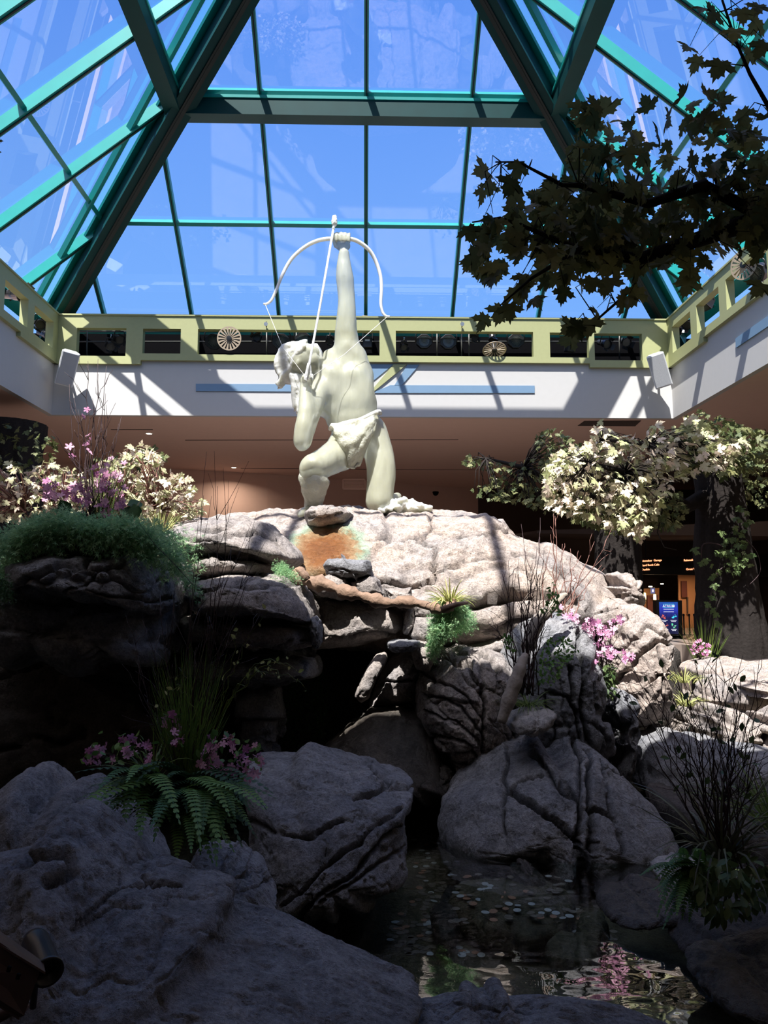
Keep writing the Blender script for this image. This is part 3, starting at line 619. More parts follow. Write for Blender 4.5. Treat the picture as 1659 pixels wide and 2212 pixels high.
rock('small ridged rock below the fern by the big left boulder', [(400,1880),(430,1835),(480,1812),(520,1820),(560,1850),(595,1895),(608,1945),(590,1975),(500,1970),(420,1940)], 3.9, .35, 'rock_grey', lvl=6, seed=55, amp=.03, lean=.4, cracks=[([(490,1905),(540,1880),(566,1866)], 4, .03), ([(520,1925),(570,1900),(596,1890)], 4, .03)])
rock('upper left rock ledge carrying the trailing greenery', [(12,1250),(30,1215),(120,1196),(250,1198),(350,1205),(388,1222),(404,1262),(404,1310),(380,1330),(260,1318),(120,1300),(30,1290)], 5.9, .9, 'rock_grey', lvl=7, seed=56, amp=.06, p=3, lean=.15, cracks=[([(170,1275),(215,1235),(260,1215)], 5, .06), ([(30,1288),(150,1276),(290,1296),(400,1300)], 5, .06)], blocks=((1.2,1.2,.5), .06, .05, .04, 1.4))
rock('shadowed rock course under the upper left ledge', [(-60,1265),(60,1258),(160,1262),(300,1275),(404,1290),(408,1400),(380,1440),(200,1440),(0,1420),(-80,1380)], 6.1, .85, 'rock_grey', lvl=6, seed=57, amp=.06, p=3.4, blocks=((1.2,1.2,.35), .10, .07, .06, 1.3))
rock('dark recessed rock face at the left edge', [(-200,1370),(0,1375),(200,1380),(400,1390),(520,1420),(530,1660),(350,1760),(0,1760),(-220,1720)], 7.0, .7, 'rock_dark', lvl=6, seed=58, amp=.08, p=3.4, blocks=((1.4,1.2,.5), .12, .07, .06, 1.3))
rock('grey rock mass at the far left behind the greenery', [(-260,1260),(-150,1220),(30,1205),(200,1205),(330,1215),(360,1260),(200,1330),(-200,1330)], 7.0, .7, 'rock', lvl=6, seed=59, amp=.06)
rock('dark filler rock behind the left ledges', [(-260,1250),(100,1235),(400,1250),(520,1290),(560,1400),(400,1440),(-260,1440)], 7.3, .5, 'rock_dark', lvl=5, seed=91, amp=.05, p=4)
rock('dark rock between the left ledge and the dome', [(385,1245),(440,1235),(620,1245),(660,1290),(640,1400),(420,1400),(375,1310)], 7.7, .45, 'rock_grey', lvl=5, seed=92, amp=.05, p=4)
# ---- right terrace
tr = [('pale rounded rock at the back of the right terrace', [(1462,1440),(1476,1424),(1540,1420),(1620,1424),(1700,1420),(1760,1450),(1700,1480),(1560,1474),(1480,1470)], 11.0, .7, 'dome2', 61),
      ('long sunlit slab across the middle of the right terrace', [(1498,1480),(1520,1458),(1600,1452),(1700,1455),(1760,1500),(1700,1540),(1560,1530),(1505,1510)], 10.0, .7, 'dome2', 62),
      ('sunlit rock at the right edge behind the dark twigs', [(1585,1480),(1610,1465),(1700,1462),(1760,1500),(1700,1520),(1610,1505)], 9.3, .5, 'dome2', 63),
      ('half sunlit grey boulder behind the right twigs', [(1466,1560),(1485,1530),(1540,1520),(1600,1535),(1640,1560),(1650,1600),(1620,1630),(1520,1628),(1470,1600)], 8.6, .6, 'rock', 64),
      ('half sunlit boulder at the right edge', [(1600,1560),(1640,1530),(1720,1528),(1780,1580),(1720,1640),(1630,1620)], 8.2, .6, 'rock', 65),
      ('small wedge rock between the terrace and the outcrop', [(1448,1560),(1458,1520),(1480,1530),(1490,1560),(1478,1580),(1456,1584)], 8.4, .25, 'rock', 66),
      ('wide shaded grey boulder on the right bank', [(1366,1640),(1375,1590),(1420,1562),(1480,1580),(1560,1600),(1700,1620),(1780,1660),(1740,1740),(1560,1740),(1420,1720),(1370,1690)], 6.8, .7, 'rock_grey', 67),
      ('dark low rock between the pool boulder and the right bank', [(1390,1700),(1480,1690),(1640,1700),(1760,1740),(1740,1860),(1560,1900),(1440,1840)], 6.0, .7, 'rock_dark', 68),
      ('whitish flat rock at the water line beneath the right grass', [(1416,1890),(1440,1858),(1490,1850),(1540,1870),(1540,1910),(1470,1912)], 4.75, .25, 'rock_stone', 69),
      ('dark brown wet rock in the pool by the right planting', [(1295,1945),(1320,1912),(1370,1900),(1430,1905),(1490,1930),(1500,1970),(1430,2000),(1340,1985),(1300,1972)], 4.3, .3, 'rock_wet', 70),
      ('dark rock bank under the right planting', [(1440,1960),(1500,1930),(1600,1930),(1750,1940),(1820,2060),(1700,2120),(1560,2090),(1450,2040)], 3.9, .45, 'rock_dark', 71),
      ('black wet ledge at the lower right edge', [(1490,2070),(1540,2050),(1620,2055),(1800,2050),(1820,2200),(1700,2220),(1560,2180),(1500,2120)], 3.3, .35, 'rock_wet', 72)]
for lb, poly, Y, d, mt, sd in tr:
    rock(lb, poly, Y, d, mt, lvl=6, seed=sd, amp=.05, p=2.5, lean=.3)
# ---- in the pool
ZWATER = -0.10
rock('small pointed brown rock breaking the pool surface', [(1104,1905),(1106,1870),(1120,1856),(1140,1862),(1176,1898),(1178,1912),(1140,1922)], 5.1, .16, 'rock_wet', name='stone', cat='stone', lvl=5, seed=80, amp=.02, p=3)
def plan_rock(name, label, cat, outline, ztop, h, mat, lvl=5, seed=1, p=4, amp=.03, parent=None, peak=None):
    """a low stone given by its outline as it lies at height ztop"""
    pts = np.array([[*WZ(x, y, ztop)] for x, y in outline])[:, :2]; c = pts.mean(0); th = np.linspace(-math.pi, math.pi, 361)[:-1]; Rr = np.zeros(360); dx, dy = np.cos(th), np.sin(th)
    for i in range(len(pts)):
        a = pts[i] - c; d = pts[(i+1) % len(pts)] - pts[i]; den = dx*d[1] - dy*d[0]; den = np.where(np.abs(den) < 1e-9, 1e-9, den)
        t = (a[0]*d[1] - a[1]*d[0])/den; s_ = (a[0]*dy - a[1]*dx)/den; Rr = np.where((t > 0) & (s_ >= -1e-6) & (s_ <= 1+1e-6), np.maximum(Rr, t), Rr)
    V, F = ico(lvl); rho = np.hypot(V[:,0], V[:,1]); an = np.arctan2(V[:,1], V[:,0]); q = (rho**p + np.abs(V[:,2])**p)**(-1/p)
    Rv = np.interp(an, th, Rr, period=2*math.pi)
    P = np.stack([c[0] + Rv*rho*q*np.cos(an), c[1] + Rv*rho*q*np.sin(an), ztop - h + h*V[:,2]*q], -1)
    if peak: P[:,2] += np.clip(1 - rho*q, 0, 1)*peak*(P[:,2] > ztop - h)
    N = vnormals(P, F); P = P + N*(amp*fbm(P*4 + seed, 4, seed) + .006*fbm(P*22, 3, seed))[:, None]
    base = np.array([c[0], c[1], ztop - 2*h]); o = link(name, npmesh(name, P - base, F, np.zeros(len(P))), MAT[mat], parent, True); o.location = base
    return tag(o, label, cat)
plan_rock('submerged_rock', 'big flat olive brown rock lying under the pool surface', 'rock', [(968,1935),(990,1890),(1080,1884),(1180,1892),(1240,1925),(1222,1990),(1150,2006),(1050,1985)], -.17, .10, 'rock_bed', seed=81)
plan_rock('submerged_rock', 'narrow dark rock leaning on the flat one under the water', 'rock', [(935,1960),(968,1900),(984,1905),(986,1985),(975,2020),(945,2010)], -.22, .08, 'rock_wet', seed=82)
plan_rock('submerged_rock', 'small flat rock under the water among the far coins', 'rock', [(975,1872),(985,1862),(1030,1858),(1050,1872),(1030,1886),(995,1884)], -.24, .05, 'rock_bed', lvl=4, seed=83)
plan_rock('submerged_rock', 'reddish flat rock under the water beside the dark brown rock', 'rock', [(1240,1990),(1250,1960),(1300,1955),(1320,1985),(1300,2015),(1250,2015)], -.20, .08, 'rock_bed', seed=84)
plan_rock('submerged_rock', 'wide greenish rock under the water at the lower right', 'rock', [(1180,2030),(1210,2005),(1290,2010),(1300,2040),(1280,2065),(1200,2060)], -.22, .07, 'rock_bed', seed=85)
# pool bed, rippled water
gx, gy = np.meshgrid(np.linspace(-4.5, 6.5, 170), np.linspace(1.2, 9.0, 130)); gz = -0.37 + 0*gx
PB = np.stack([gx.ravel(), gy.ravel(), gz.ravel()], -1)
PB[:,2] += 0.03*fbm(PB*1.5, 3, 4) + 0.25*np.clip((np.abs(PB[:,0]-0.9)-1.9)/1.5, 0, 1) + 0.20*np.clip((PB[:,1]-6.2)/1.2, 0, 1)
PB[:,2] = np.minimum(PB[:,2], -0.08)
nx, ny = 170, 130; ii = np.arange(nx*ny).reshape(ny, nx)
FB = np.stack([ii[:-1,:-1], ii[:-1,1:], ii[1:,1:], ii[1:,:-1]], -1).reshape(-1, 4)
o = link('pool_bed', npmesh('pool_bed', PB, FB), MAT['rock_bed'], None, True); o['kind'] = 'structure'; o.name = 'floor_pool'
MAT['water'] = glass_mat('pool_water', (0.80, 0.88, 0.84), 0.0, 1.33, 2.6, bump=0.45, bscale=2.2, bdist=0.02, stretch=(1, 1.6, 1))
gx, gy = np.meshgrid(np.linspace(-4.5, 6.5, 12), np.linspace(1.2, 9.0, 12))
ii = np.arange(144).reshape(12, 12)
o = link('pool_water', npmesh('pool_water', np.stack([gx.ravel(), gy.ravel(), 0*gx.ravel() + ZWATER], -1), np.stack([ii[:-1,:-1], ii[:-1,1:], ii[1:,1:], ii[1:,:-1]], -1).reshape(-1, 4)), MAT['water'], None, True)
tag(o, 'clear rippled pool water over scattered coins', 'water', kind='stuff')
# ============================================================ the kneeling archer of clear resin
h_ = hit(800, 1116)
YS = (h_[0].y if h_ else 9.0) + 0.55
print('statue Y', YS, h_)
def z3(x, y, dy=0.0):                       # measured on the enlarged view of the figure
    return W(540 + x/3.205, 440 + y/3.205, YS + dy)
KZ = YS / FPX / 3.205 * 1.10                # metres for one step of that view
def capsule(m, a, b, ra, rb, seg=20, sq=1.0):
    a, b = Vector(a), Vector(b); d = b - a; L = d.length
    pts, rad = [], []
    dn = d.normalized() if L > 1e-6 else Vector((0, 0, 1))
    for k in range(6):
        t = math.radians(90 - 18*k) ; pts.append(a - dn*ra*math.sin(t)*0.98); rad.append(max(ra*math.cos(t), 0.004))
    for k in range(0, 6):
        t = math.radians(18*k); pts.append(b + dn*rb*math.sin(t)*0.98); rad.append(max(rb*math.cos(t), 0.004))
    m.tube(pts, rad, seg)
def chain(m, J):
    """J: [(x, y, dy, r)] in enlarged-view units"""
    for (x0, y0, d0, r0), (x1, y1, d1, r1) in zip(J[:-1], J[1:]):
        capsule(m, z3(x0, y0, d0), z3(x1, y1, d1), r0*KZ, r1*KZ)
def ell(m, x, y, dy, rx, ry, rz, rot=0):
    """ellipsoid: rx across, rz up, ry deep (view units)"""
    V, F = ico(3); c = z3(x, y, dy)
    Q = V * np.array([rx, ry, rz]) * KZ; a = R(rot); 
    Q = np.stack([Q[:,0]*math.cos(a) - Q[:,2]*math.sin(a), Q[:,1], Q[:,0]*math.sin(a) + Q[:,2]*math.cos(a)], -1) + np.array(c)
    m.add([tuple(q) for q in Q], [tuple(f) for f in F])
def meld(name, m, mat, parent, voxel=0.02, smooth=6, wrinkle=None, soft=None):
    """fuse everything collected in m to one continuous skin"""
    me = bpy.data.meshes.new(name); me.from_pydata(m.v, [], m.f); me.update()
    o = bpy.data.objects.new(name, me); COL.objects.link(o)
    r = o.modifiers.new('remesh', 'REMESH'); r.mode = 'VOXEL'; r.voxel_size = voxel
    s = o.modifiers.new('smooth', 'SMOOTH'); s.factor = 0.5; s.iterations = smooth
    dg = bpy.context.evaluated_depsgraph_get(); ev = o.evaluated_get(dg); nm = bpy.data.meshes.new_from_object(ev)
    bpy.data.objects.remove(o); bpy.data.meshes.remove(me); nm.name = name
    if wrinkle is not None:
        n = len(nm.vertices); P = np.zeros(n*3); nm.vertices.foreach_get('co', P); P = P.reshape(-1, 3)
        N = np.zeros(n*3); nm.vertices.foreach_get('normal', N); N = N.reshape(-1, 3)
        if soft:
            E = np.zeros(len(nm.edges)*2, dtype=np.int32); nm.edges.foreach_get('vertices', E); E = E.reshape(-1, 2)
            deg = np.maximum(np.bincount(E.ravel(), minlength=n), 1)[:, None]; mk = soft[1](P)[:, None]
            for it in range(soft[0]):
                A = np.stack([np.bincount(E[:,0], P[E[:,1], c], n) + np.bincount(E[:,1], P[E[:,0], c], n) for c in range(3)], -1)/deg
                P = P + (A - P)*0.8*mk
        P = P + N*wrinkle(P)[:, None]; nm.vertices.foreach_set('co', P.ravel()); nm.update()
    nm.materials.clear()
    return link(name, nm, mat, parent, True, True)

def resin(name, col, clear=0.25, rough=0.28, streak=True, bump=0.25):
    m, t, b = new_mat(name); N = t.nodes.new; L = t.links.new
    b.inputs['Base Color'].default_value = (*col, 1); b.inputs['Roughness'].default_value = rough
    b.inputs['Subsurface Weight'].default_value = 0.55; b.inputs['Subsurface Radius'].default_value = (1.0, 0.95, 0.7); b.inputs['Subsurface Scale'].default_value = 0.12
    b.inputs['Coat Weight'].default_value = 0.3
    g = N('ShaderNodeBsdfGlass'); g.inputs['Roughness'].default_value = 0.22; g.inputs['IOR'].default_value = 1.18; g.inputs['Color'].default_value = (0.93, 0.95, 0.93, 1)
    tr = N('ShaderNodeBsdfTransparent'); tr.inputs[0].default_value = (0.9, 0.93, 0.92, 1)
    m0 = N('ShaderNodeMixShader'); m0.inputs[0].default_value = 0.5; L(g.outputs[0], m0.inputs[1]); L(tr.outputs[0], m0.inputs[2])
    mx = N('ShaderNodeMixShader'); mx.inputs[0].default_value = clear
    L(b.outputs[0], mx.inputs[1]); L(m0.outputs[0], mx.inputs[2]); L(mx.outputs[0], t.nodes['Material Output'].inputs[0])
    geo = N('ShaderNodeNewGeometry'); mp = N('ShaderNodeMapping'); mp.inputs['Scale'].default_value = (1, 1, 0.25 if streak else 1); L(geo.outputs['Position'], mp.inputs[0])
    n = N('ShaderNodeTexNoise'); n.inputs['Scale'].default_value = 11; n.inputs['Detail'].default_value = 8; L(mp.outputs[0], n.inputs['Vector'])
    bp = N('ShaderNodeBump'); bp.inputs['Strength'].default_value = bump; bp.inputs['Distance'].default_value = 0.05; L(n.outputs['Fac'], bp.inputs['Height'])
    L(bp.outputs[0], b.inputs['Normal']); L(bp.outputs[0], g.inputs['Normal'])
    mc = N('ShaderNodeMix'); mc.data_type = 'RGBA'; mc.inputs[6].default_value = (*[c*0.72 for c in col], 1); mc.inputs[7].default_value = (*col, 1)
    L(n.outputs['Fac'], mc.inputs[0]); L(mc.outputs[2], b.inputs['Base Color'])
    return m
MAT['resin'] = resin('clear_cast_resin', (0.62, 0.62, 0.48), 0.48)
MAT['resin_hair'] = resin('milky_cast_resin', (0.72, 0.72, 0.68), 0.16, 0.4, False, 0.5)
MAT['resin_cloth'] = resin('textured_cast_resin', (0.60, 0.59, 0.48), 0.25, 0.5, False, 1.0)
MAT['resin_bow'] = resin('white_cast_resin', (0.74, 0.74, 0.73), 0.12)

foot_ = z3(700, 2110)
ST = empty('archer_statue', (foot_.x, YS, foot_.z - 0.05), 'translucent white resin statue of a kneeling archer aiming a bow at the sky', 'statue')
m = MB()
# bow arm, straight up
chain(m, [(652,352,-.02,42),(650,420,-.02,52),(657,520,-.02,64),(664,610,0,61),(668,690,0,62),(664,790,0,70),(662,870,.0,74),(668,960,.02,82),(672,1030,.03,98)])
ell(m, 672, 1010, 0.0, 84, 80, 90); ell(m, 700, 1080, .03, 110, 95, 120)
# chest and belly
ell(m, 660, 1130, .05, 140, 110, 120, -15); ell(m, 640, 1270, .05, 205, 135, 160, -8); ell(m, 660, 1380, .03, 205, 130, 140, -5)
ell(m, 560, 1290, -.05, 115, 100, 150, 20); ell(m, 770, 1290, .0, 85, 110, 200, 12)        # ribs
ell(m, 560, 1190, -.12, 95, 60, 85, -30); ell(m, 720, 1190, -.10, 88, 60, 90, 20)            # chest muscles
ell(m, 700, 1480, .03, 165, 115, 110, 10); ell(m, 800, 1400, .04, 80, 95, 110)
ell(m, 590, 1420, -.02, 60, 95, 60)
ell(m, 520, 1330, .02, 95, 100, 120, 10); ell(m, 500, 1400, .0, 78, 80, 75, -20); ell(m, 600, 1450, .0, 90, 95, 70, -20); ell(m, 570, 1080, .03, 62, 60, 90, 35); ell(m, 780, 1180, .05, 70, 90, 130, 14)
# pelvis
ell(m, 735, 1580, .06, 160, 125, 120, 8); ell(m, 800, 1530, .08, 110, 110, 90)
# neck and head, tipped back
chain(m, [(560,1160,.0,78),(500,1150,-.04,70),(450,1120,-.08,72)])
ell(m, 360, 1090, -.08, 105, 100, 110, 20)
ell(m, 405, 1040, -.12, 70, 70, 66, 20); ell(m, 452, 1030, -.10, 34, 40, 42); ell(m, 440, 1085, -.18, 46, 36, 52)   # jaw, chin, cheek
ell(m, 392, 985, -.12, 17, 17, 34, 8); ell(m, 372, 1005, -.16, 24, 16, 13, 20); ell(m, 418, 1000, -.15, 16, 14, 9)    # nose, brow, lips
ell(m, 345, 1035, -.19, 22, 10, 10, 30); ell(m, 330, 1105, -.26, 16, 12, 26, -20)              # eyelid, ear
# drawing arm: shoulder, elbow towards the viewer and down, forearm back up to the cheek
chain(m, [(520,1240,-.05,78),(480,1300,-.18,70),(430,1420,-.34,64),(380,1560,-.42,66),(368,1640,-.46,58)])
chain(m, [(366,1640,-.48,62),(376,1540,-.50,64),(385,1450,-.48,52),(386,1370,-.44,44),(388,1300,-.40,38),(388,1262,-.38,36)])
ell(m, 360, 1682, -.46, 36, 34, 34)
# drawing hand: palm, four curled fingers, thumb
ell(m, 388, 1228, -.40, 34, 26, 42)
for k, (fx, fy) in enumerate(((372,1200),(384,1192),(398,1192),(411,1200))):
    chain(m, [(fx+2,fy+24,-.46,11),(fx,fy,-.50,10.5),(fx+2,fy-10,-.44,9.5),(fx+4,fy+8,-.38,8.5)])
chain(m, [(420,1250,-.44,12),(428,1222,-.46,11),(416,1200,-.46,9)])
# bow hand round the grip
ell(m, 645, 292, 0.0, 52, 32, 40)
for k, (fx, ln) in enumerate(((603,1.2),(632,1.7),(661,1.5),(689,.8))):
    chain(m, [(fx,268,.03,11),(fx,230-6*ln,.06,11.5),(fx-1,214-6*ln,.0,12),(fx-2,226-4*ln,-.07,11.5),(fx-3,256,-.08,10)])
chain(m, [(596,290,-.02,20),(582,250,-.03,16),(586,216,-.04,14)])
# raised knee
chain(m, [(690,1650,.04,120),(620,1740,-.12,112),(520,1790,-.32,96),(440,1830,-.48,84)])
ell(m, 425, 1835, -.50, 74, 70, 92, -10)
chain(m, [(440,1870,-.46,78),(448,1950,-.36,70),(446,2030,-.28,56),(440,2110,-.24,50),(440,2160,-.22,46)])
chain(m, [(430,2120,-.26,40),(380,2130,-.40,36),(352,2150,-.52,28),(340,2160,-.58,22)])
# kneeling leg
chain(m, [(840,1580,.08,112),(890,1700,.02,98),(908,1830,-.04,88),(905,1950,-.08,90),(902,2060,-.10,96)])
ell(m, 900, 2070, -.10, 98, 92, 70)
chain(m, [(905,2080,.0,72),(950,2070,.30,66),(1000,2050,.55,46),(1020,2030,.68,36)])
chain(m, [(1010,2040,.62,30),(1030,2080,.72,26),(1036,2120,.74,20)])
def _fine_zones(P):
    k = np.ones(len(P))
    for c, r in ((z3(645, 250), .17), (z3(395, 1215, -.45), .13), (z3(400, 1020, -.15), .16)):
        k = np.minimum(k, np.clip((np.linalg.norm(P - np.array(c), axis=1) - r)/.10, 0, 1))
    return k
body = meld('body', m, MAT['resin'], ST, 0.0115, 3, soft=(34, _fine_zones), wrinkle=lambda P: 0.012*fbm(P*np.array([6, 6, 2.6]), 3, 5) + 0.014*vnoise(P*2.3 + 9, 8))
# hair: thick swept locks
rnd = random.Random(4)
m = MB(); ell(m, 305, 1110, .0, 118, 110, 128, 15); ell(m, 268, 1060, -.02, 80, 90, 84); ell(m, 330, 1030, .02, 80, 80, 70); ell(m, 440, 1060, .06, 60, 80, 90); ell(m, 350, 1220, .0, 60, 70, 110); ell(m, 345, 1350, .0, 38, 50, 90)
ell(m, 262, 1180, -.02, 66, 70, 66)
for k in range(46):
    t = rnd.random(); a = rnd.uniform(-.9, .9)
    x0, y0 = 372 + 26*a - 26*t, 985 + 50*t
    pts = []
    for j in range(6):
        u = j/5
        pts.append((x0 - (118 + 26*t)*u**.8 + 14*math.sin(u*7 + k), y0 + (40 + 210*t)*u**1.3 + 10*math.cos(u*6 + k), (-.28 + .5*rnd.random()*0 + .46*abs(a))*math.cos(u*1.2) + a*.05, 19 - 9*u))
    chain(m, pts)
for k in range(16):
    x0 = 285 + k*9; pts = [(x0 + 7*math.sin(j + k) + j*4, 1190 + j*(44 + (k % 4)*5), -.16 + .03*((k*7) % 5), 18 - 2*j) for j in range(6)]; chain(m, pts)
for k in range(30):
    a_ = k/30*2*math.pi; ell(m, 300 + 112*math.cos(a_), 1110 - 118*math.sin(a_), -.05, 26, 40, 20, math.degrees(a_) + 60)
chain(m, [(240,1000,-.1,30),(290,985,-.15,28),(345,970,-.16,20),(388,948,-.14,12)]); chain(m, [(455,985,-.02,22),(480,1060,-.02,24),(486,1130,-.04,20)])
meld('hair', m, MAT['resin_hair'], ST, 0.016, 2, lambda P: 0.012*fbm(P*9, 3, 2))
# loincloth: belt and hanging front panel
m = MB()
bp_ = [(556,1560,-.12),(570,1535,-.20),(640,1535,-.30),(720,1515,-.32),(800,1480,-.28),(860,1450,-.22),(896,1440,-.08),(900,1452,.05)]
m.tube([z3(*q) for q in bp_], 15*KZ, 10); ell(m, 886, 1442, -.12, 24, 22, 16)
m.build('belt', MAT['resin_hair'], ST, True, True)
NU, NV = 26, 30; V = []; 
for j in range(NV + 1):
    v = j/NV
    xl = 572 + (650 - 572)*v**1.2; xr = 858 - (858 - 770)*v**1.8
    yt = lambda u: 1545 - 82*u
    for i in range(NU + 1):
        u = i/NU; x = xl + (xr - xl)*u; yb_ = 1838 - 150*abs(2*u - 1.05)**2.6
        y = yt(u) + (yb_ - yt(u))*v
        V.append(z3(x, y, -.30 + .10*abs(2*u-1)**2 - .10*math.sin(math.pi*min(v*1.1, 1)) + .05*v + .016*math.sin(u*19 + v*3)*v + .01*math.sin(v*17 + u*9)))
Fq = [(j*(NU+1)+i, j*(NU+1)+i+1, (j+1)*(NU+1)+i+1, (j+1)*(NU+1)+i) for j in range(NV) for i in range(NU)]
lc = link('loincloth', npmesh('loincloth', np.array(V), Fq), MAT['resin_cloth'], ST, True, True)
so_ = lc.modifiers.new('thickness', 'SOLIDIFY'); so_.thickness = 0.035
# fur legging round the shin
m = MB()
m.tube([z3(352,1850,-.46), z3(350,1900,-.50), z3(375,1960,-.50), z3(452,1990,-.56), z3(520,1960,-.46), z3(548,1920,-.34)], [14*KZ, 20*KZ, 20*KZ, 18*KZ, 18*KZ, 12*KZ], 10)
chain(m, [(450,1930,-.44,88),(446,1990,-.36,78),(444,2050,-.30,62),(440,2120,-.26,52)])
meld('legging', m, MAT['resin_cloth'], ST, 0.018, 2, lambda P: 0.022*fbm(P*11, 3, 7))
# curled feathers on the ground behind the knee
m = MB(); ell(m, 1060, 2105, -.05, 130, 60, 52); ell(m, 960, 2120, -.05, 70, 60, 26); ell(m, 1180, 2115, -.05, 80, 60, 34)
for k in range(110):
    x = rnd.uniform(905, 1245); top = 2112 - 78*math.exp(-((x-1050)/95)**2) - 18*math.exp(-((x-1190)/60)**2)
    y = rnd.uniform(top, 2125); ell(m, x, y, rnd.uniform(-.25, .15), rnd.uniform(14, 28), 24, rnd.uniform(9, 16), rnd.uniform(-50, 50))
meld('feathered_base', m, MAT['resin_hair'], ST, 0.016, 1, lambda P: 0.014*fbm(P*16, 3, 3))
# bow
bpts = [(93,694,.05),(118,692,.06),(150,665,.07),(185,590,.09),(225,490,.11),(290,380,.12),(380,300,.1),(470,256,.06),(560,242,.02),(650,243,-.01),(720,250,.02),(785,285,.06),(840,340,.1),(880,420,.12),(905,510,.12),(910,600,.11),(906,690,.09),(918,750,.08),(940,776,.06),(968,782,.05)]
def spl(P, n=6):
    out = []; Q = [P[0]] + list(P) + [P[-1]]
    for i in range(1, len(Q)-2):
        for k in range(n):
            t = k/n; p0, p1, p2, p3 = [np.array(q) for q in Q[i-1:i+3]]
            out.append(0.5*((2*p1) + (-p0+p2)*t + (2*p0-5*p1+4*p2-p3)*t*t + (-p0+3*p1-3*p2+p3)*t**3))
    out.append(np.array(P[-1])); return out
bs = spl(bpts); m = MB(); n = len(bs)
m.tube([z3(*q) for q in bs], [(5 + 8.5*math.sin(math.pi*min(max((i+2)/(n+3), 0), 1))**.7)*KZ for i in range(n)], 12)
m.build('bow', MAT['resin_bow'], ST, True, True)
m = MB(); m.tube([z3(106,698,.05), z3(225,990,-.18), z3(390,1205,-.52)], 1.5*KZ, 6); m.tube([z3(950,783,.05), z3(650,1046,-.35), z3(400,1215,-.52)], 1.5*KZ, 6)
m.build('bowstring', MAT['wire'], ST, True, True)
m = MB(); m.tube([z3(578,170,-.08), z3(490,680,-.2), z3(405,1140,-.50), z3(396,1215,-.52)], [7.5*KZ, 7.5*KZ, 7.5*KZ, 7*KZ], 10)
ar = m.build('arrow', MAT['resin_bow'], ST, True, True)
m = MB(); ell(m, 584, 120, -.08, 20, 12, 42, 6); ell(m, 590, 98, -.08, 12, 10, 22, 0); ell(m, 577, 168, -.08, 11, 11, 20, 0)
chain(m, [(570,140,-.10,6),(600,110,-.09,6)]); chain(m, [(572,120,-.10,6),(598,135,-.09,6)])
meld('arrowhead', m, MAT['resin_hair'], ST, 0.009, 1, lambda P: 0.006*fbm(P*22, 2, 3))
m = MB()
m.prism([z3(398,1100,-.52), z3(372,1215,-.54), z3(392,1225,-.53), z3(412,1110,-.52)], (0, 0.02, 0)); m.prism([z3(412,1110,-.52), z3(414,1220,-.5), z3(428,1190,-.5), z3(422,1120,-.5)], (0, 0.02, 0))
m.build('arrow_fletching', MAT['resin_hair'], ST, False, True)
# ============================================================ plants
RNG = np.random.default_rng(7)
def leaf_mat(name, c1, c2, rough=0.5, trans=0.25, spec=0.4):
    m, t, b = new_mat(name); N = t.nodes.new; L = t.links.new
    at = N('ShaderNodeAttribute'); at.attribute_name = 'tone'; rp = N('ShaderNodeValToRGB')
    rp.color_ramp.elements[0].color = (*c1, 1); rp.color_ramp.elements[1].color = (*c2, 1); L(at.outputs['Fac'], rp.inputs[0])
    geo = N('ShaderNodeNewGeometry'); n = N('ShaderNodeTexNoise'); n.inputs['Scale'].default_value = 60; n.inputs['Detail'].default_value = 3; L(geo.outputs['Position'], n.inputs['Vector'])
    mx = N('ShaderNodeMix'); mx.data_type = 'RGBA'; mx.blend_type = 'MULTIPLY'; mx.inputs[0].default_value = 0.6
    g = N('ShaderNodeMapRange'); g.inputs['To Min'].default_value = 0.55; g.inputs['To Max'].default_value = 1.3; L(n.outputs['Fac'], g.inputs[0])
    L(rp.outputs[0], mx.inputs[6]); L(g.outputs[0], mx.inputs[7]); L(mx.outputs[2], b.inputs['Base Color'])
    b.inputs['Roughness'].default_value = rough; b.inputs['Specular IOR Level'].default_value = spec
    tl = N('ShaderNodeBsdfTranslucent'); L(mx.outputs[2], tl.inputs[0]); ms = N('ShaderNodeMixShader'); ms.inputs[0].default_value = trans
    L(b.outputs[0], ms.inputs[1]); L(tl.outputs[0], ms.inputs[2]); L(ms.outputs[0], t.nodes['Material Output'].inputs[0])
    return m
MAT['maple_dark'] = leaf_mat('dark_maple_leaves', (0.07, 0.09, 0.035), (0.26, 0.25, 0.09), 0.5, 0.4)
MAT['maple_sunlit'] = leaf_mat('sunlit_maple_leaves', (0.36, 0.40, 0.17), (0.82, 0.66, 0.54), 0.6, 0.25)  # sunlit brightness put into the leaf colour
MAT['maple_shaded'] = leaf_mat('shaded_maple_leaves', (0.06, 0.09, 0.03), (0.20, 0.20, 0.08), 0.6, 0.2)  # darker copy of the maple leaves, shade put into the colour
MAT['ivy'] = leaf_mat('ivy_leaves', (0.05, 0.10, 0.03), (0.16, 0.22, 0.08), 0.5, 0.2)
MAT['asparagus'] = leaf_mat('feathery_fern', (0.16, 0.36, 0.18), (0.48, 0.68, 0.36), 0.6, 0.45)
MAT['fern'] = leaf_mat('fern_fronds', (0.06, 0.16, 0.04), (0.20, 0.36, 0.08), 0.5, 0.3)
MAT['fern_dark'] = leaf_mat('dark_fern', (0.03, 0.08, 0.03), (0.07, 0.15, 0.05), 0.6, 0.2)
MAT['grass'] = leaf_mat('grass_blades', (0.06, 0.12, 0.02), (0.22, 0.30, 0.06), 0.5, 0.3)
MAT['grass_pale'] = leaf_mat('yellow_green_blades', (0.22, 0.28, 0.07), (0.55, 0.50, 0.20), 0.5, 0.3)
MAT['grass_brown'] = leaf_mat('brown_green_blades', (0.07, 0.06, 0.03), (0.16, 0.17, 0.08), 0.5, 0.2)
MAT['pink'] = leaf_mat('pink_petals', (0.48, 0.16, 0.34), (0.84, 0.46, 0.62), 0.6, 0.35)
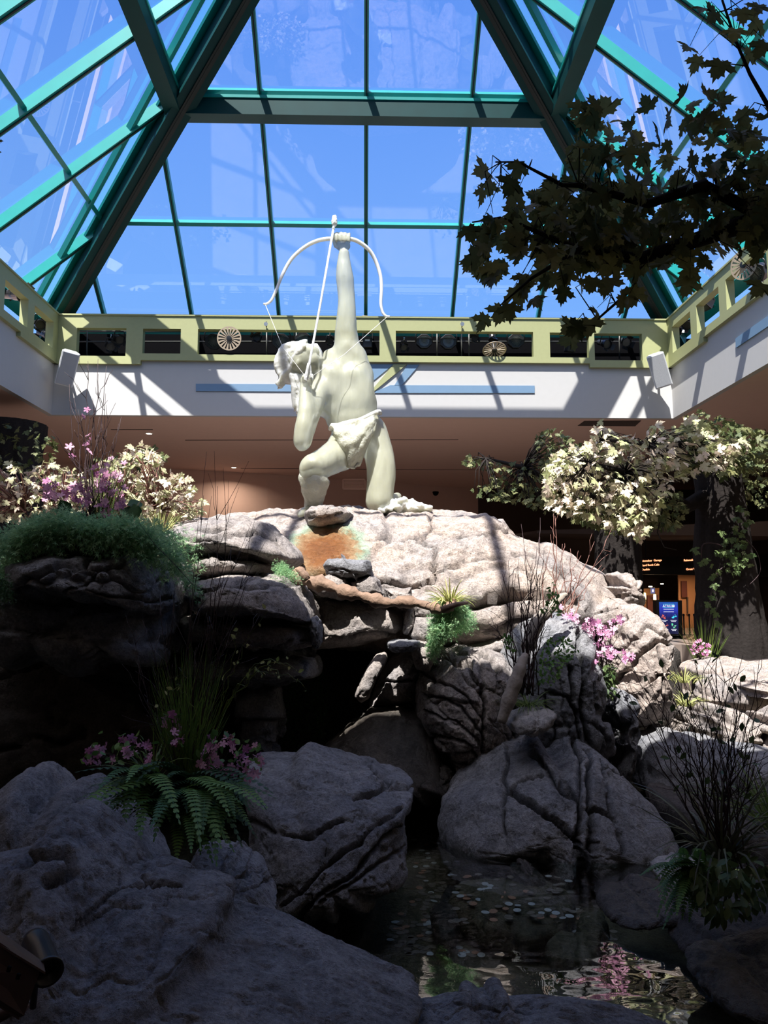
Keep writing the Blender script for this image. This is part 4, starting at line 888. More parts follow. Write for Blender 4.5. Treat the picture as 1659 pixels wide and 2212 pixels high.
MAT['twig'] = flat('dark_red_twigs', (0.035, 0.015, 0.018), 0.6, var=0.3)
MAT['twig_brown'] = flat('rusty_brown_twigs', (0.20, 0.09, 0.07), 0.6, var=0.3)
MAT['wood'] = flat('grey_driftwood', (0.30, 0.25, 0.21), 0.8, bump=0.9, scale=14, var=0.35)
MAT['wood_brown'] = flat('dark_brown_bark', (0.20, 0.125, 0.085), 0.8, bump=1.0, scale=16, var=0.5)
MAT['bark'] = flat('dark_ridged_bark', (0.026, 0.022, 0.021), 0.95, spec=0.08, bump=0.6, scale=20, var=0.4)

_mo = [(0.0,0.0),(0.05,0.02),(0.25,-0.13),(0.33,-0.02),(0.50,-0.03),(0.42,0.12),(0.58,0.20),(0.74,0.17),(0.78,0.33),(0.98,0.46),(0.74,0.49),(0.68,0.62),(0.52,0.50),(0.35,0.44),(0.38,0.70),(0.47,0.86),(0.27,0.84),(0.20,1.02),(0.10,0.98),(0.0,1.25)]
def tpl_maple():
    r = [(x, y) for x, y in _mo]; l = [(-x, y) for x, y in _mo[1:-1]][::-1]
    P = [(0, 0.36)] + r + l; V = []
    for x, y in P:
        z = 0.22*abs(x) - 0.20*(x*x + (y-0.36)**2); V.append((x, y, z))
    n = len(P) - 1; F = [(0, 1+i, 1+(i+1) % n) for i in range(n)]
    return np.array(V)*0.5, np.array(F)
def tpl_oval(w=0.28):
    P = [(0,0,0),(w*.7,.25,.05),(w,.5,.06),(w*.6,.8,.04),(0,1,-.05),(-w*.6,.8,.04),(-w,.5,.06),(-w*.7,.25,.05),(0,.5,0)]
    return np.array(P), np.array([(8,i,(i+1) % 8) for i in range(8)])
def tpl_flower():
    V = [(0,0,0)]; F = []
    for k in range(5):
        a = 2*math.pi*k/5; c, s = math.cos(a), math.sin(a); w = 0.30; b = len(V)
        for u, v, z in ((.35,-w*.8,.05),(.8,-w,.13),(1.0,0,.08),(.8,w,.13),(.35,w*.8,.05)): V.append((u*c - v*s, u*s + v*c, z))
        F += [(0,b,b+1),(0,b+1,b+2),(0,b+2,b+3),(0,b+3,b+4)]
    return np.array(V)*0.5, np.array(F)
T_MAPLE, T_OVAL, T_FLOWER = tpl_maple(), tpl_oval(), tpl_flower()
def inst(tpl, pos, ydir, nrm, size, curl=None):
    """many copies of a small template: y axis along ydir, z axis near nrm; one mesh arrays"""
    V, F = tpl; n = len(pos); y = ydir/np.maximum(np.linalg.norm(ydir, axis=1), 1e-9)[:, None]
    x = np.cross(y, nrm); x /= np.maximum(np.linalg.norm(x, axis=1), 1e-9)[:, None]; z = np.cross(x, y)
    s = np.asarray(size)[:, None, None]
    Vc = np.repeat(V[None], n, 0)
    if curl is not None: Vc = Vc.copy(); Vc[:,:,2] += curl[:, None]*(V[None,:,0]**2 + (V[None,:,1]-.3)**2); Vc[:,:,0] *= (1 - 0.35*np.abs(curl)[:, None])
    A = pos[:, None] + s*(Vc[:,:,0:1]*x[:, None] + Vc[:,:,1:2]*y[:, None] + Vc[:,:,2:3]*z[:, None])
    Fx = F[None] + (np.arange(n)*len(V))[:, None, None]
    tone = np.repeat(RNG.random(n), len(V))
    return A.reshape(-1, 3), Fx.reshape(-1, F.shape[1]), tone
def inpoly(n, poly, rng):
    p = np.array(poly, float); lo, hi_ = p.min(0), p.max(0); out = []
    while len(out) < n:
        q = lo + rng.random(2)*(hi_ - lo); c = False; j = len(p) - 1
        for i in range(len(p)):
            if (p[i,1] > q[1]) != (p[j,1] > q[1]) and q[0] < (p[j,0]-p[i,0])*(q[1]-p[i,1])/(p[j,1]-p[i,1]) + p[i,0]: c = not c
            j = i
        if c: out.append(q)
    return np.array(out)
def leaf_cloud(name, parent, mat, poly, n, Y, size, seed=1, droop=0.6, facing=(0, -0.5, 0.9), spread=0.8, tpl=None, axis=None):
    rng = np.random.default_rng(seed); q = inpoly(n, poly, rng)
    Ys = rng.uniform(Y[0], Y[1], n); P = np.array([list(W(a, b, c)) for (a, b), c in zip(q, Ys)])
    cen = P.mean(0) if axis is None else np.array(axis)
    yd = (P - cen)*np.array([1, 1, .3]); yd /= np.linalg.norm(yd, axis=1)[:, None] + 1e-6
    yd = yd + rng.normal(0, .6, (n, 3)) + np.array([0, 0, -droop*1.5])
    nr = np.array(facing) + rng.normal(0, spread, (n, 3))
    V, F, tone = inst(tpl or T_MAPLE, P, yd, nr, rng.uniform(size[0], size[1], n), rng.uniform(-.9, .6, n))
    return link(name, npmesh(name, V, F, tone), MAT[mat], parent, False, True), P
def twiglets(m, hubs, P, r=0.004, k=1, sag=0.05, seed=3, maxn=200, mx=9):
    rng = np.random.default_rng(seed); hubs = np.array(hubs)
    for p in P[:maxn*3]:
        if np.min(np.linalg.norm(hubs - p, axis=1)) > mx: continue
        h = hubs[np.argmin(np.linalg.norm(hubs - p, axis=1))]; mid = (h + p)/2 + rng.normal(0, .04, 3) - [0, 0, -sag]
        m.tube([h, mid, p], [r*1.6, r*1.2, r*.7], 4)
def rpath(a, b, n=6, j=0.03, rng=None, bow=(0, 0, 0)):
    a, b = np.array(a, float), np.array(b, float); rng = rng or RNG; out = []
    for i in range(n + 1):
        t = i/n; out.append(a + (b-a)*t + np.array(bow)*4*t*(1-t) + (rng.normal(0, j, 3)*math.sin(math.pi*t) if 0 < i < n else 0))
    return out
# ---- blades, twigs, fronds
def blades(name, parent, mat, base, n, length, spread, width, seed=1, droop=0.5, up=1.0, base_r=0.05, lean=(0, 0), seg=6):
    """arching strap leaves from one clump"""
    rng = np.random.default_rng(seed); V = []; F = []; T = []; base = np.array(base, float)
    for k in range(n):
        a = rng.uniform(0, 2*math.pi); s = spread*math.sqrt(rng.random()); L = length*rng.uniform(.6, 1.1)
        d = np.array([math.cos(a)*s + lean[0], math.sin(a)*s + lean[1], up]); d /= np.linalg.norm(d)
        p = base + np.array([math.cos(a), math.sin(a), 0])*base_r*rng.random(); side = np.cross(d, [0, 0, 1.0]) + 1e-3; side /= np.linalg.norm(side)
        rot = rng.uniform(-.7, .7); side = side*math.cos(rot) + np.cross(d, side)*math.sin(rot)
        b = len(V); tn = rng.random(); dr = droop*rng.uniform(.4, 1.4)
        for i in range(seg + 1):
            t = i/seg; w = width*(1 - t)**.7*(.6 + .8*t if t < .4 else 1)*.5
            V += [p - side*w, p + side*w]; T += [tn, tn]
            if i < seg: F.append((b+2*i, b+2*i+1, b+2*i+3, b+2*i+2))
            p = p + d*L/seg; d = d + np.array([0, 0, -dr/seg*2.0]); d /= np.linalg.norm(d)
    return link(name, npmesh(name, np.array(V), F, T), MAT[mat], parent, True, True)
def twigs(name, parent, mat, base, ends, r=0.004, seed=1, kids=3, j=0.02, base_r=0.04, mb=None, kink=0.012):
    rng = np.random.default_rng(seed); m = mb or MB(); tips = []
    for e_ in ends:
        b = np.array(base) + rng.normal(0, base_r, 3)*[1, 1, .2]; e_ = np.array(e_, float); L = np.linalg.norm(e_ - b)
        ph = rpath(b, e_, 9, kink, rng, bow=rng.normal(0, .03, 3)*L); m.tube(ph, [r*(1.3 - t/9.0*.95) for t in range(10)], 5); tips.append(ph[-1])
        for q in range(kids):
            i = rng.integers(3, 9); p = ph[i]; d = ph[i] - ph[i-1]; d = d/np.linalg.norm(d) + rng.normal(0, .4, 3); l = L*rng.uniform(.08, .22)
            t2 = rpath(p, p + d*l, 3, kink*.6, rng); m.tube(t2, [r*.6, r*.5, r*.45, r*.3], 4); tips.append(t2[-1])
    if mb is None: return m.build(name, MAT[mat], parent, True, True), tips
    return tips
def frond(V, F, T, p, d, L, w, rng, droop=1.0, npin=16, up=np.array([0, 0, 1.0])):
    d = d/np.linalg.norm(d); tn = rng.random(); prev = p
    for i in range(npin):
        t = (i + 1)/npin; q = prev + d*L/npin; side = np.cross(d, up); side /= np.linalg.norm(side) + 1e-9; nn = np.cross(side, d)
        wl = w*math.sin(math.pi*min(1, .18 + .82*t)**.8)*.95 + .004
        for s in (-1, 1):
            tip = q + side*s*wl + d*wl*.35 - nn*wl*.15; h = L/npin*.42; mid = q + side*s*wl*.55 + d*wl*.15 + nn*.04*wl
            b = len(V); V += [q - d*h*.6, mid - d*h, tip, mid + d*h, q + d*h*.6]; T += [tn]*5; F += [(b, b+1, b+2, b+3), (b, b+3, b+4, b+4)]
        b = len(V); r_ = .0016; V += [prev - side*r_, prev + side*r_, q + side*r_, q - side*r_]; T += [0]*4; F.append((b, b+1, b+2, b+3))
        prev = q; d = d - up*droop*1.6/npin; d /= np.linalg.norm(d)
def tri_fix(F): return [(a, b, c, d) if len({a, b, c, d}) == 4 else None for a, b, c, d in F]
def poly_mesh(name, V, F, T):
    me = bpy.data.meshes.new(name); F2 = [tuple(dict.fromkeys(f)) for f in F]
    me.from_pydata([tuple(v) for v in V], [], F2); me.update(); a = me.attributes.new('tone', 'FLOAT', 'POINT'); a.data.foreach_set('value', np.array(T, dtype=np.float32)); return me
def fern(name, parent, mat, base, ends, w=0.06, seed=1, lift=0.6, npin=18, up=(0, 0, 1)):
    rng = np.random.default_rng(seed); V, F, T = [], [], []
    for e_ in ends:
        b = np.array(base) + rng.normal(0, .03, 3)*[1, 1, .3]; d = np.array(e_, float) - b; L = np.linalg.norm(d)
        lf_ = lift*rng.uniform(.3, 1.7); dd = d/L + np.array([rng.normal(0, .12), 0, lf_]); frond(V, F, T, b, dd, L*rng.uniform(.9, 1.15), w*rng.uniform(.7, 1.2), rng, droop=lf_*1.25*rng.uniform(.85, 1.15), npin=npin)
    return link(name, poly_mesh(name, V, F, T), MAT[mat], parent, False, True)
def plume(name, parent, mat, strands, dens=46, w=0.035, seed=1, needle=0.016):
    """feathery trailing fern: strands [(start, control, end)], tiny forked needles all along"""
    rng = np.random.default_rng(seed); pos, yd, nr, sz = [], [], [], []; V0 = []; F0 = []
    for a, c, b in strands:
        a, c, b = [np.array(q, float) for q in (a, c, b)]
        for i in range(dens):
            t = (i + rng.random())/dens; p = a*(1-t)**2 + 2*c*t*(1-t) + b*t*t; d = 2*(1-t)*(c-a) + 2*t*(b-c); d /= np.linalg.norm(d) + 1e-9
            off = rng.normal(0, 1, 3); off -= d*off.dot(d); off /= np.linalg.norm(off)
            ww = w*(1.15 - .75*t)*rng.random()**.6
            pos.append(p + off*ww); yd.append(d*.8 + off*.9 + rng.normal(0, .3, 3)); nr.append(rng.normal(0, 1, 3)); sz.append(needle*rng.uniform(.7, 1.4))
    tp = (np.array([(0,0,0),(.05,.5,0),(0,1,.02),(-.05,.5,0),(.35,.85,.03),(.10,.38,0),(-.35,.8,.03),(-.10,.36,0),(.0,.3,0),(.30,.5,.1),(-.30,.45,-.1)]),
          np.array([(0,1,2),(0,2,3),(5,4,1),(7,3,6),(8,9,5),(8,7,10)]))
    V, F, T = inst(tp, np.array(pos), np.array(yd), np.array(nr), np.array(sz))
    return link(name, npmesh(name, V, F, T), MAT[mat], parent, False, True)
_blossoms = []
def flowers(name, parent, P, size=0.05, seed=1, face=(0, -1, .4)):
    """one object for each blossom"""
    rng = np.random.default_rng(seed)
    if not _blossoms:
        for k in range(6):
            V, F = T_FLOWER; V = V.copy(); V[:,2] += rng.normal(0, .04, len(V)); V[:,:2] *= 1 + rng.normal(0, .08, (len(V), 2))
            me = npmesh('blossom', V, F, np.full(len(V), k/5)); me.materials.append(MAT['pink']); _blossoms.append(me)
    for i, p in enumerate(P[:100]):
        o = bpy.data.objects.new('blossom', _blossoms[rng.integers(0, 6)]); COL.objects.link(o); o.parent = parent
        o.location = Vector(p) - parent.location; o.scale = [size*rng.uniform(.75, 1.25)]*3
        d = Vector(face) + Vector(rng.normal(0, .6, 3)); o.rotation_euler = d.to_track_quat('Z', 'Y').to_euler(); 
def wp(pts, Y): return [W(x, y, Y) for x, y in pts]
def sprays(m, base, P, seed=1, r=0.003):
    rng = np.random.default_rng(seed)
    for p in P: m.tube(rpath(base, p, 4, .02, rng), [r, r*.8, r*.7, r*.5, r*.4], 4)

# ---- big maple branch, upper right, close to the viewer
t = empty('maple_branch', W(1700, 420, 3.2), 'dark maple branch with large leaves reaching in from the upper right', 'branch')
m = MB()
spine = [W(3300,150,4.6), W(2400,260,4.0), W(1800,380,3.5), W(1650,470,3.3), W(1500,520,3.25), W(1380,560,3.2), W(1250,540,3.2), W(1160,500,3.15)]
m.tube(spine, [.09,.07,.05,.045,.035,.028,.018,.01], 8)
b2 = [W(1650,470,3.3), W(1520,400,3.1), W(1400,440,3.1), W(1250,400,3.1), W(1215,400,3.1), W(1120,350,3.1), W(1070,350,3.1)]
m.tube(b2, [.03,.026,.02,.012,.009,.005,.003], 6)
b3 = [W(1700,300,3.3), W(1620,160,3.2), W(1590,90,3.2), W(1560,0,3.2)]; m.tube(b3, [.012,.008,.006,.005], 6)
b4 = [W(1380,560,3.2), W(1370,620,3.2), W(1290,690,3.2), W(1262,712,3.2)]; m.tube(b4, [.012,.008,.005,.003], 5)
m.tube([W(1160,500,3.15), W(1080,470,3.1), W(1020,480,3.1)], [.01,.006,.003], 5)
m.tube([W(1250,540,3.2), W(1150,600,3.1), W(1080,660,3.1)], [.012,.007,.003], 5)
hubs = np.array([list(q) for q in spine + b2 + b3 + b4])
polyM = [(1240,225),(1290,215),(1330,250),(1400,240),(1440,215),(1520,190),(1580,240),(1659,190),(1800,180),(1800,560),(1659,520),(1610,490),(1570,480),(1560,540),(1500,560),(1450,550),(1400,600),(1370,560),(1330,560),(1290,570),(1240,620),(1190,600),(1130,570),(1080,590),(1030,590),(1010,560),(1060,520),(1040,490),(1120,450),(1180,400),(1200,390),(1260,380),(1240,310)]
dense = lambda h: np.array([h[i]*(1-u) + h[i+1]*u for i in range(len(h)-1) for u in (0, .25, .5, .75) if np.linalg.norm(h[i+1]-h[i]) < .6])
lf, P = leaf_cloud('foliage', t, 'maple_dark', polyM, 330, (2.95, 3.6), (.115, .175), 11, .55, (0, -0.9, -.3), .7)
twiglets(m, dense(hubs), P, .0020, seed=5, maxn=60, mx=.2)
polyD = [(1180,400),(1300,380),(1560,420),(1700,300),(1800,560),(1560,520),(1400,560),(1200,560),(1080,520)]
leaf_cloud('foliage_core', t, 'maple_dark', polyD, 280, (3.15, 3.7), (.13, .18), 12, .55, (0, -0.7, -.4), .7)
spots = [(1055,372),(1060,395),(1040,405),(1125,350),(1108,385),(1118,412),(1520,12),(1545,25),(1600,20),(1640,40),(1655,90),(1560,130),(1510,120),(1490,100),(1620,110),(1640,10),(1590,60),(1010,488),(1035,492),(1065,462),(1020,565),(1060,570),(1040,520),(1070,590),(1085,660),(1050,680),(1100,655),(1110,620),(1130,610),(1280,600),(1300,640),(1340,650),(1360,635),(1380,620),(1320,600),(1335,570),(1290,665),(1275,690),(1258,702),(1245,725),(1240,700),(1600,525),(1625,500),(1640,560),(1650,610),(1490,600),(1500,575),(1620,470),(1655,450),(1530,560),(1150,640),(1130,590),(1175,600),(1220,620)]
rg = np.random.default_rng(5); PP = np.array([list(W(x, y, rg.uniform(3.0, 3.3))) for x, y in spots])
V, F, T = inst(T_MAPLE, PP, rg.normal(0, .45, (len(PP), 3)) + [-.35, 0, -.9], np.array([0, -1, -.1]) + rg.normal(0, .45, (len(PP), 3)), rg.uniform(.13, .18, len(PP)), rg.uniform(-.8, .5, len(PP)))
link('outer_leaves', npmesh('outer_leaves', V, F, T), MAT['maple_dark'], t, False, True)
twiglets(m, dense(hubs), PP, .0018, seed=6, mx=.3)
m.build('branch_wood', MAT['bark'], t, True, True)
# leaf tips entering at the left edge
t = empty('maple_branch', W(-20, 320, 3.6), 'tip of a leafy branch entering at the left edge', 'branch')
PP = np.array([list(W(x, y, 3.6)) for x, y in ((-6,306),(-10,330),(-24,318))]); V, F, T = inst(T_MAPLE, PP, np.array([[1,0,.2]]*3), np.array([[0,-1,.3]]*3), np.array([.05]*3))
link('leaves', npmesh('leaves', V, F, T), MAT['maple_shaded'], t, False, True)
MB().tube(wp([(-60,325),(-10,318)], 3.6), .004, 5).build('stem', MAT['twig'], t, True, True)

# ---- trees on the right
def trunk_mesh(parent, pts, rad, seed=1, seg=72, rows=60, name='trunk'):
    pts = np.array([list(p) for p in pts], float); n = len(pts); V = []; ts = np.linspace(0, n-1, rows)
    for i, tt in enumerate(ts):
        c = np.array([np.interp(tt, range(n), pts[:,k]) for k in range(3)]); r = np.interp(tt, range(n), rad)
        for k in range(seg):
            a = 2*math.pi*k/seg; V.append((c[0] + r*math.cos(a), c[1] + r*math.sin(a), c[2]))
    V = np.array(V); q = np.stack([V[:,0]*7, V[:,1]*7, V[:,2]*0.7], -1); cen = np.repeat(np.array([[np.interp(tt, range(n), pts[:,0]), np.interp(tt, range(n), pts[:,1])] for tt in ts]), seg, 0)
    d = V[:,:2] - cen; rr = np.linalg.norm(d, axis=1)[:, None]; ridge = (1 - np.abs(fbm(q, 3, seed))*2.2)
    V[:,:2] += d/rr*(0.05*ridge + 0.05*fbm(V*1.2, 2, seed))[:, None]
    ii = np.arange(rows*seg).reshape(rows, seg); nx_ = np.roll(ii, -1, 1)
    F = np.stack([ii[:-1], nx_[:-1], nx_[1:], ii[1:]], -1).reshape(-1, 4)
    return link(name, npmesh(name, V, F), MAT['bark'], parent, True, True)
YT = 13.2
t = empty('maple_tree', W(1575, 1430, YT), 'thick dark trunk with ivy under the pale sunlit maple crown on the right', 'tree')
trunk_mesh(t, [W(1585,1500,YT), W(1580,1400,YT), W(1570,1250,YT), W(1560,1120,YT), W(1550,1020,YT), W(1548,975,YT)], [.62,.58,.47,.40,.37,.30], 3)
m = MB(); hub = [W(1545,1060,YT), W(1480,1095,12.9), W(1430,1060,12.4), W(1350,1020,12.0), W(1270,1000,11.7)]
m.tube(hub, [.16,.12,.08,.05,.03], 8); hub2 = [W(1540,1000,YT), W(1480,960,12.4), W(1400,960,12), W(1300,950,11.8)]; m.tube(hub2, [.1,.07,.05,.02], 8)
m.tube([W(1450,1040,12.2), W(1432,1100,11.9), W(1420,1150,11.9), W(1435,1182,11.9), W(1462,1188,11.9)], [.02,.014,.01,.008,.004], 5)
crown = [(1178,1010),(1190,985),(1240,965),(1285,955),(1290,905),(1310,925),(1380,945),(1410,915),(1450,920),(1495,900),(1520,915),(1530,935),(1570,945),(1612,952),(1610,990),(1560,1010),(1500,1020),(1450,1050),(1410,1110),(1380,1170),(1350,1140),(1290,1120),(1240,1110),(1190,1100),(1180,1060)]
lf, P = leaf_cloud('sunlit_foliage', t, 'maple_sunlit', crown, 1150, (11.3, 12.6), (.17, .26), 21, .5, (0, -.6, .8), .7)
tag(lf, 'pale sunlit leaves'); twiglets(m, [list(q) for q in hub + hub2], P, .006, seed=8, maxn=130)
low = [(1185,1060),(1260,1080),(1400,1080),(1470,1060),(1480,1110),(1450,1150),(1390,1130),(1345,1150),(1300,1140),(1230,1120)]
leaf_cloud('shaded_foliage', t, 'maple_shaded', low, 420, (11.8, 13.0), (.14, .20), 22, .6, (0, -.6, .5), .8)
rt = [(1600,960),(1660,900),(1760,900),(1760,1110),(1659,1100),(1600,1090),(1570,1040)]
leaf_cloud('rear_foliage', t, 'maple_shaded', rt, 330, (13.2, 14.5), (.15, .22), 23, .6, (0, -.6, .5), .8)
leaf_cloud('shading_foliage', t, 'maple_shaded', [(1470,935),(1500,915),(1640,925),(1680,960),(1660,1010),(1560,1030),(1490,1010)], 330, (11.6, 13.0), (.18, .25), 25, .5, (0, -.5, .9), .6)  # extra leaves added to keep the sun off the trunk
leaf_cloud('top_foliage', t, 'maple_shaded', [(1480,900),(1520,885),(1580,905),(1620,930),(1560,960),(1500,940)], 120, (13.0, 14.0), (.15, .2), 24, .5, (0, -.6, .5), .8)
m.build('branch', MAT['bark'], t, True, True)
iv = MB(); vine = wp([(1530,1330),(1535,1290),(1548,1240),(1570,1215),(1560,1180),(1520,1175),(1515,1205)], 12.55); iv.tube(spl([tuple(v) for v in vine], 5), .010, 5)
vine2 = wp([(1600,1100),(1595,1150),(1580,1180),(1600,1215),(1570,1240)], 12.6); iv.tube(spl([tuple(v) for v in vine2], 5), .010, 5)
iv.tube(spl([tuple(v) for v in wp([(1612,1165),(1636,1195),(1642,1235),(1620,1262)], 12.4)], 6), .006, 5)
iv.build('vine_stem', MAT['twig'], t, True, True)
rg = np.random.default_rng(9); sp_ = []
for vv, n_ in ((vine, 34), (vine2, 40)):
    for k in range(n_):
        i = rg.integers(0, len(vv)-1); u = rg.random(); sp_.append(np.array(vv[i])*(1-u) + np.array(vv[i+1])*u + rg.normal(0, .09, 3)*[1, .3, 1] - [0, .06, 0])
sp_ = np.array(sp_); V, F, T = inst(T_MAPLE, sp_, rg.normal(0, .5, (len(sp_), 3)) + [0, 0, -1], np.array([0, -1, .3]) + rg.normal(0, .4, (len(sp_), 3)), rg.uniform(.13, .2, len(sp_)))
link('ivy_leaves', npmesh('ivy_leaves', V, F, T), MAT['ivy'], t, False, True)
YA = 15.0
t = empty('maple_tree', W(1335, 1400, YA), 'dark ridged trunk rising behind the right shoulder of the dome', 'tree')
trunk_mesh(t, [W(1338,1440,YA), W(1336,1300,YA), W(1335,1200,YA), W(1334,1130,YA), W(1334,1060,YA)], [.46,.42,.40,.40,.34], 6)
br = MB(); hb = [W(1320,1080,YA), W(1220,1050,14.6), W(1130,1010,14.3), W(1050,990,14)]; br.tube(hb, [.14,.08,.05,.02], 7)
dk = [(1000,1000),(1010,978),(1050,990),(1100,1000),(1150,985),(1160,930),(1200,925),(1240,950),(1270,965),(1220,980),(1190,1010),(1200,1080),(1180,1105),(1130,1085),(1060,1080),(1020,1060),(1060,1040),(1040,1010)]
lf, P = leaf_cloud('foliage', t, 'maple_shaded', dk, 420, (13.6, 14.8), (.13, .19), 31, .5, (0, -.6, .6), .8); twiglets(br, [list(q) for q in hb], P, .007, seed=9, maxn=60)
leaf_cloud('lower_foliage', t, 'maple_shaded', [(1250,1100),(1440,1110),(1400,1150),(1300,1150)], 160, (14, 14.8), (.14, .2), 32, .5, (0, -.6, .4), .8)
br.build('branch', MAT['bark'], t, True, True)
# ---- tree and bushes at the left
YL = 15.5
t = empty('maple_tree', W(30, 1250, YL), 'broad dark tree trunk with leaves at the left edge under the ceiling', 'tree')
trunk_mesh(t, [W(20,1280,YL), W(20,1120,YL), W(18,1000,YL), W(15,918,YL)], [.8,.62,.58,.75], 8)
leaf_cloud('foliage', t, 'maple_shaded', [(-60,915),(80,915),(120,945),(130,980),(80,1010),(90,1060),(40,1050),(-60,1000)], 130, (14.2, 15.0), (.15, .22), 33, .6, (0, -.6, .4), .8)
leaf_cloud('rear_foliage', t, 'maple_shaded', [(200,990),(330,965),(360,980),(340,1020),(220,1030)], 90, (14.5, 15.3), (.15, .22), 34, .6, (0, -.6, .4), .8)
def bush(label, poly, n, Y, seed, base, mat='maple_sunlit', size=(.10, .16)):
    t = empty('maple_bush', base, label, 'bush')
    lf, P = leaf_cloud('foliage', t, mat, poly, n, Y, size, seed, .45, (0, -.6, .8), .7)
    m = MB(); twiglets(m, [list(base + Vector((0, 0, .15))), list(base + Vector((.2, 0, .4))), list(base + Vector((-.2, 0, .4)))], P, .006, seed=seed, maxn=70)
    m.build('stems', MAT['twig_brown'], t, True, True); return t
bush('pale sunlit maple bush left of the statue', [(205,1040),(215,1000),(260,990),(275,965),(310,960),(330,975),(350,985),(345,1010),(400,1025),(420,1045),(412,1070),(440,1080),(440,1110),(400,1125),(350,1120),(330,1150),(280,1140),(220,1120),(190,1090)], 620, (8.3, 9.3), 41, W(300,1180,8.8))
bush('pale sunlit maple leaves at the far left behind the pink flowers', [(-40,1010),(20,1000),(60,1010),(100,990),(130,1010),(190,1020),(210,1060),(200,1110),(120,1120),(60,1130),(0,1120),(-40,1110)], 420, (8.2, 9.2), 42, W(90,1180,8.8))

# ---- planting on the upper left ledge
hb = hit(230, 1206) or (W(230,1190,5.7), 0); YF = 5.5
t = empty('feathery_fern', W(200, 1180, YF), 'green feathery fern trailing over the upper left ledge', 'fern')
rg = np.random.default_rng(3); st_ = []
def drape(x, y, dflt, off=.07):
    h = hit(x, y, ['upper left ledge', 'course under the upper', 'far left', 'left slab', 'wedged', 'layered rock ledge', 'middle', 'hanging fern', 'fallen branch', 'cracked', 'dome', 'bridging', 'under the hanging'])
    return W(x, y, (h[0].y - off) if h and h[0].y < dflt + 2.5 else dflt)
for k in range(330):
    x0 = rg.uniform(40, 330); x1 = x0 + (x0 - 190)*rg.uniform(.3, 1.2) + rg.normal(0, 26); x1 = min(max(x1, -40), 428)
    prof = np.interp(x1, [-40,0,40,120,180,230,280,330,380,430], [1300,1290,1235,1240,1262,1250,1275,1240,1245,1280])
    top = np.interp(x0, [40,150,330], [1150,1118,1140])
    y1 = rg.uniform(top + 25, prof) if k % 5 else prof + rg.uniform(0, 38)*math.sin(x1*.09)**2; y0 = top + rg.uniform(-10, 40)
    pe = drape(x1, y1, 5.1); pa = W(x0, y0, 5.25 + rg.uniform(-.1, .3)); pc = (pa + pe)/2; pc.z += rg.uniform(.02, .12); pc.y -= .08
    st_.append((pa, pc, pe))
plume('trailing_fronds', t, 'asparagus', st_, 52, .040, 2, .050)
mound = MB(); V_, F_ = ico(4); cc = W(190, 1190, 5.45)
P_m = V_*np.array([.50, .24, .15]) + np.array(cc); P_m += V_*0.04*fbm(P_m*6, 3, 4)[:, None]
link('planter_soil', npmesh('planter_soil', P_m, F_, np.zeros(len(P_m))), MAT['rock_dark'], t, True, True)
t = empty('feathery_fern', W(20, 1300, YF), 'dark feathery fern hanging at the left edge below the ledge', 'fern')
plume('trailing_fronds', t, 'fern_dark', [(W(rg.uniform(-40,10),1240,5), W(rg.uniform(-30,20),1270,4.95), W(rg.uniform(-30,32),rg.uniform(1280,1312),4.9)) for k in range(26)], 50, .04, 4, .026)
t = empty('grass_tuft', W(235, 1140, 5.8), 'tuft of upright green grass among pink flowers on the upper left ledge', 'grass')
blades('blades', t, 'grass', W(225, 1135, 5.8), 60, .52, .45, .010, 5, .25, 1.0, .08, (.12, 0))
blades('broad_leaves', t, 'fern_dark', W(190, 1135, 5.7), 14, .22, 1.2, .07, 6, 1.0, .8, .1)
t = empty('twig_bundle', W(200, 1140, 5.8), 'bundle of tall thin dark twigs rising from the upper left ledge', 'twigs')
twigs('twigs', t, 'twig', W(205, 1150, 5.8), wp([(150,830),(160,860),(190,780),(212,775),(230,790),(228,850),(250,870),(262,900),(175,900),(200,860),(215,900),(246,950),(158,960),(182,1000)], 5.8), .0042, 7, 5, base_r=.05, kink=.016)
t = empty('orchid_spray', W(190, 1130, 5.7), 'pink blossoms among the twigs on the upper left ledge', 'flower')
fp = [(188,885),(182,900),(190,940),(195,950),(185,960),(192,975),(150,965),(155,985),(100,1040),(240,990),(268,1000),(205,1010),(225,1015)]
q = inpoly(95, [(95,1050),(130,1030),(170,1040),(200,1010),(250,1000),(265,1040),(285,1060),(265,1100),(240,1115),(180,1120),(120,1095),(90,1080)], rg)
FPp = [W(x, y, rg.uniform(5.55, 5.95)) for x, y in list(fp) + [tuple(v) for v in q]]
flowers('petals', t, FPp, .062, 3); m = MB(); sprays(m, W(200,1150,5.8), FPp[::2], 3); m.build('stems', MAT['twig'], t, True, True)
t = empty('dark_leaf_plant', W(280, 1110, 5.7), 'broad teal green leaves at the right of the pink blossoms', 'plant')
PP = np.array([list(W(x, y, 5.6)) for x, y in ((262,1100),(275,1092),(290,1088),(300,1092),(268,1112),(60,1118),(80,1112),(150,1112),(140,1125))]); V, F, T = inst(tpl_oval(.4), PP, rg.normal(0, .5, (9,3)) + [0,0,-.6], np.array([[0,-1,.5]]*9), np.full(9, .13))
link('leaves', npmesh('leaves', V, F, T), MAT['fern_dark'], t, False, True); m = MB(); sprays(m, W(270,1125,5.7), [Vector(p) for p in PP[:5]]); m.build('stems', MAT['twig'], t, True, True)
t = empty('grass_tuft', W(345, 1165, 7.6), 'bright green grass tuft in the sun left of the dome', 'grass'); blades('blades', t, 'grass_pale', W(345, 1160, 7.6), 70, .36, .8, .010, 8, .4, 1, .08)
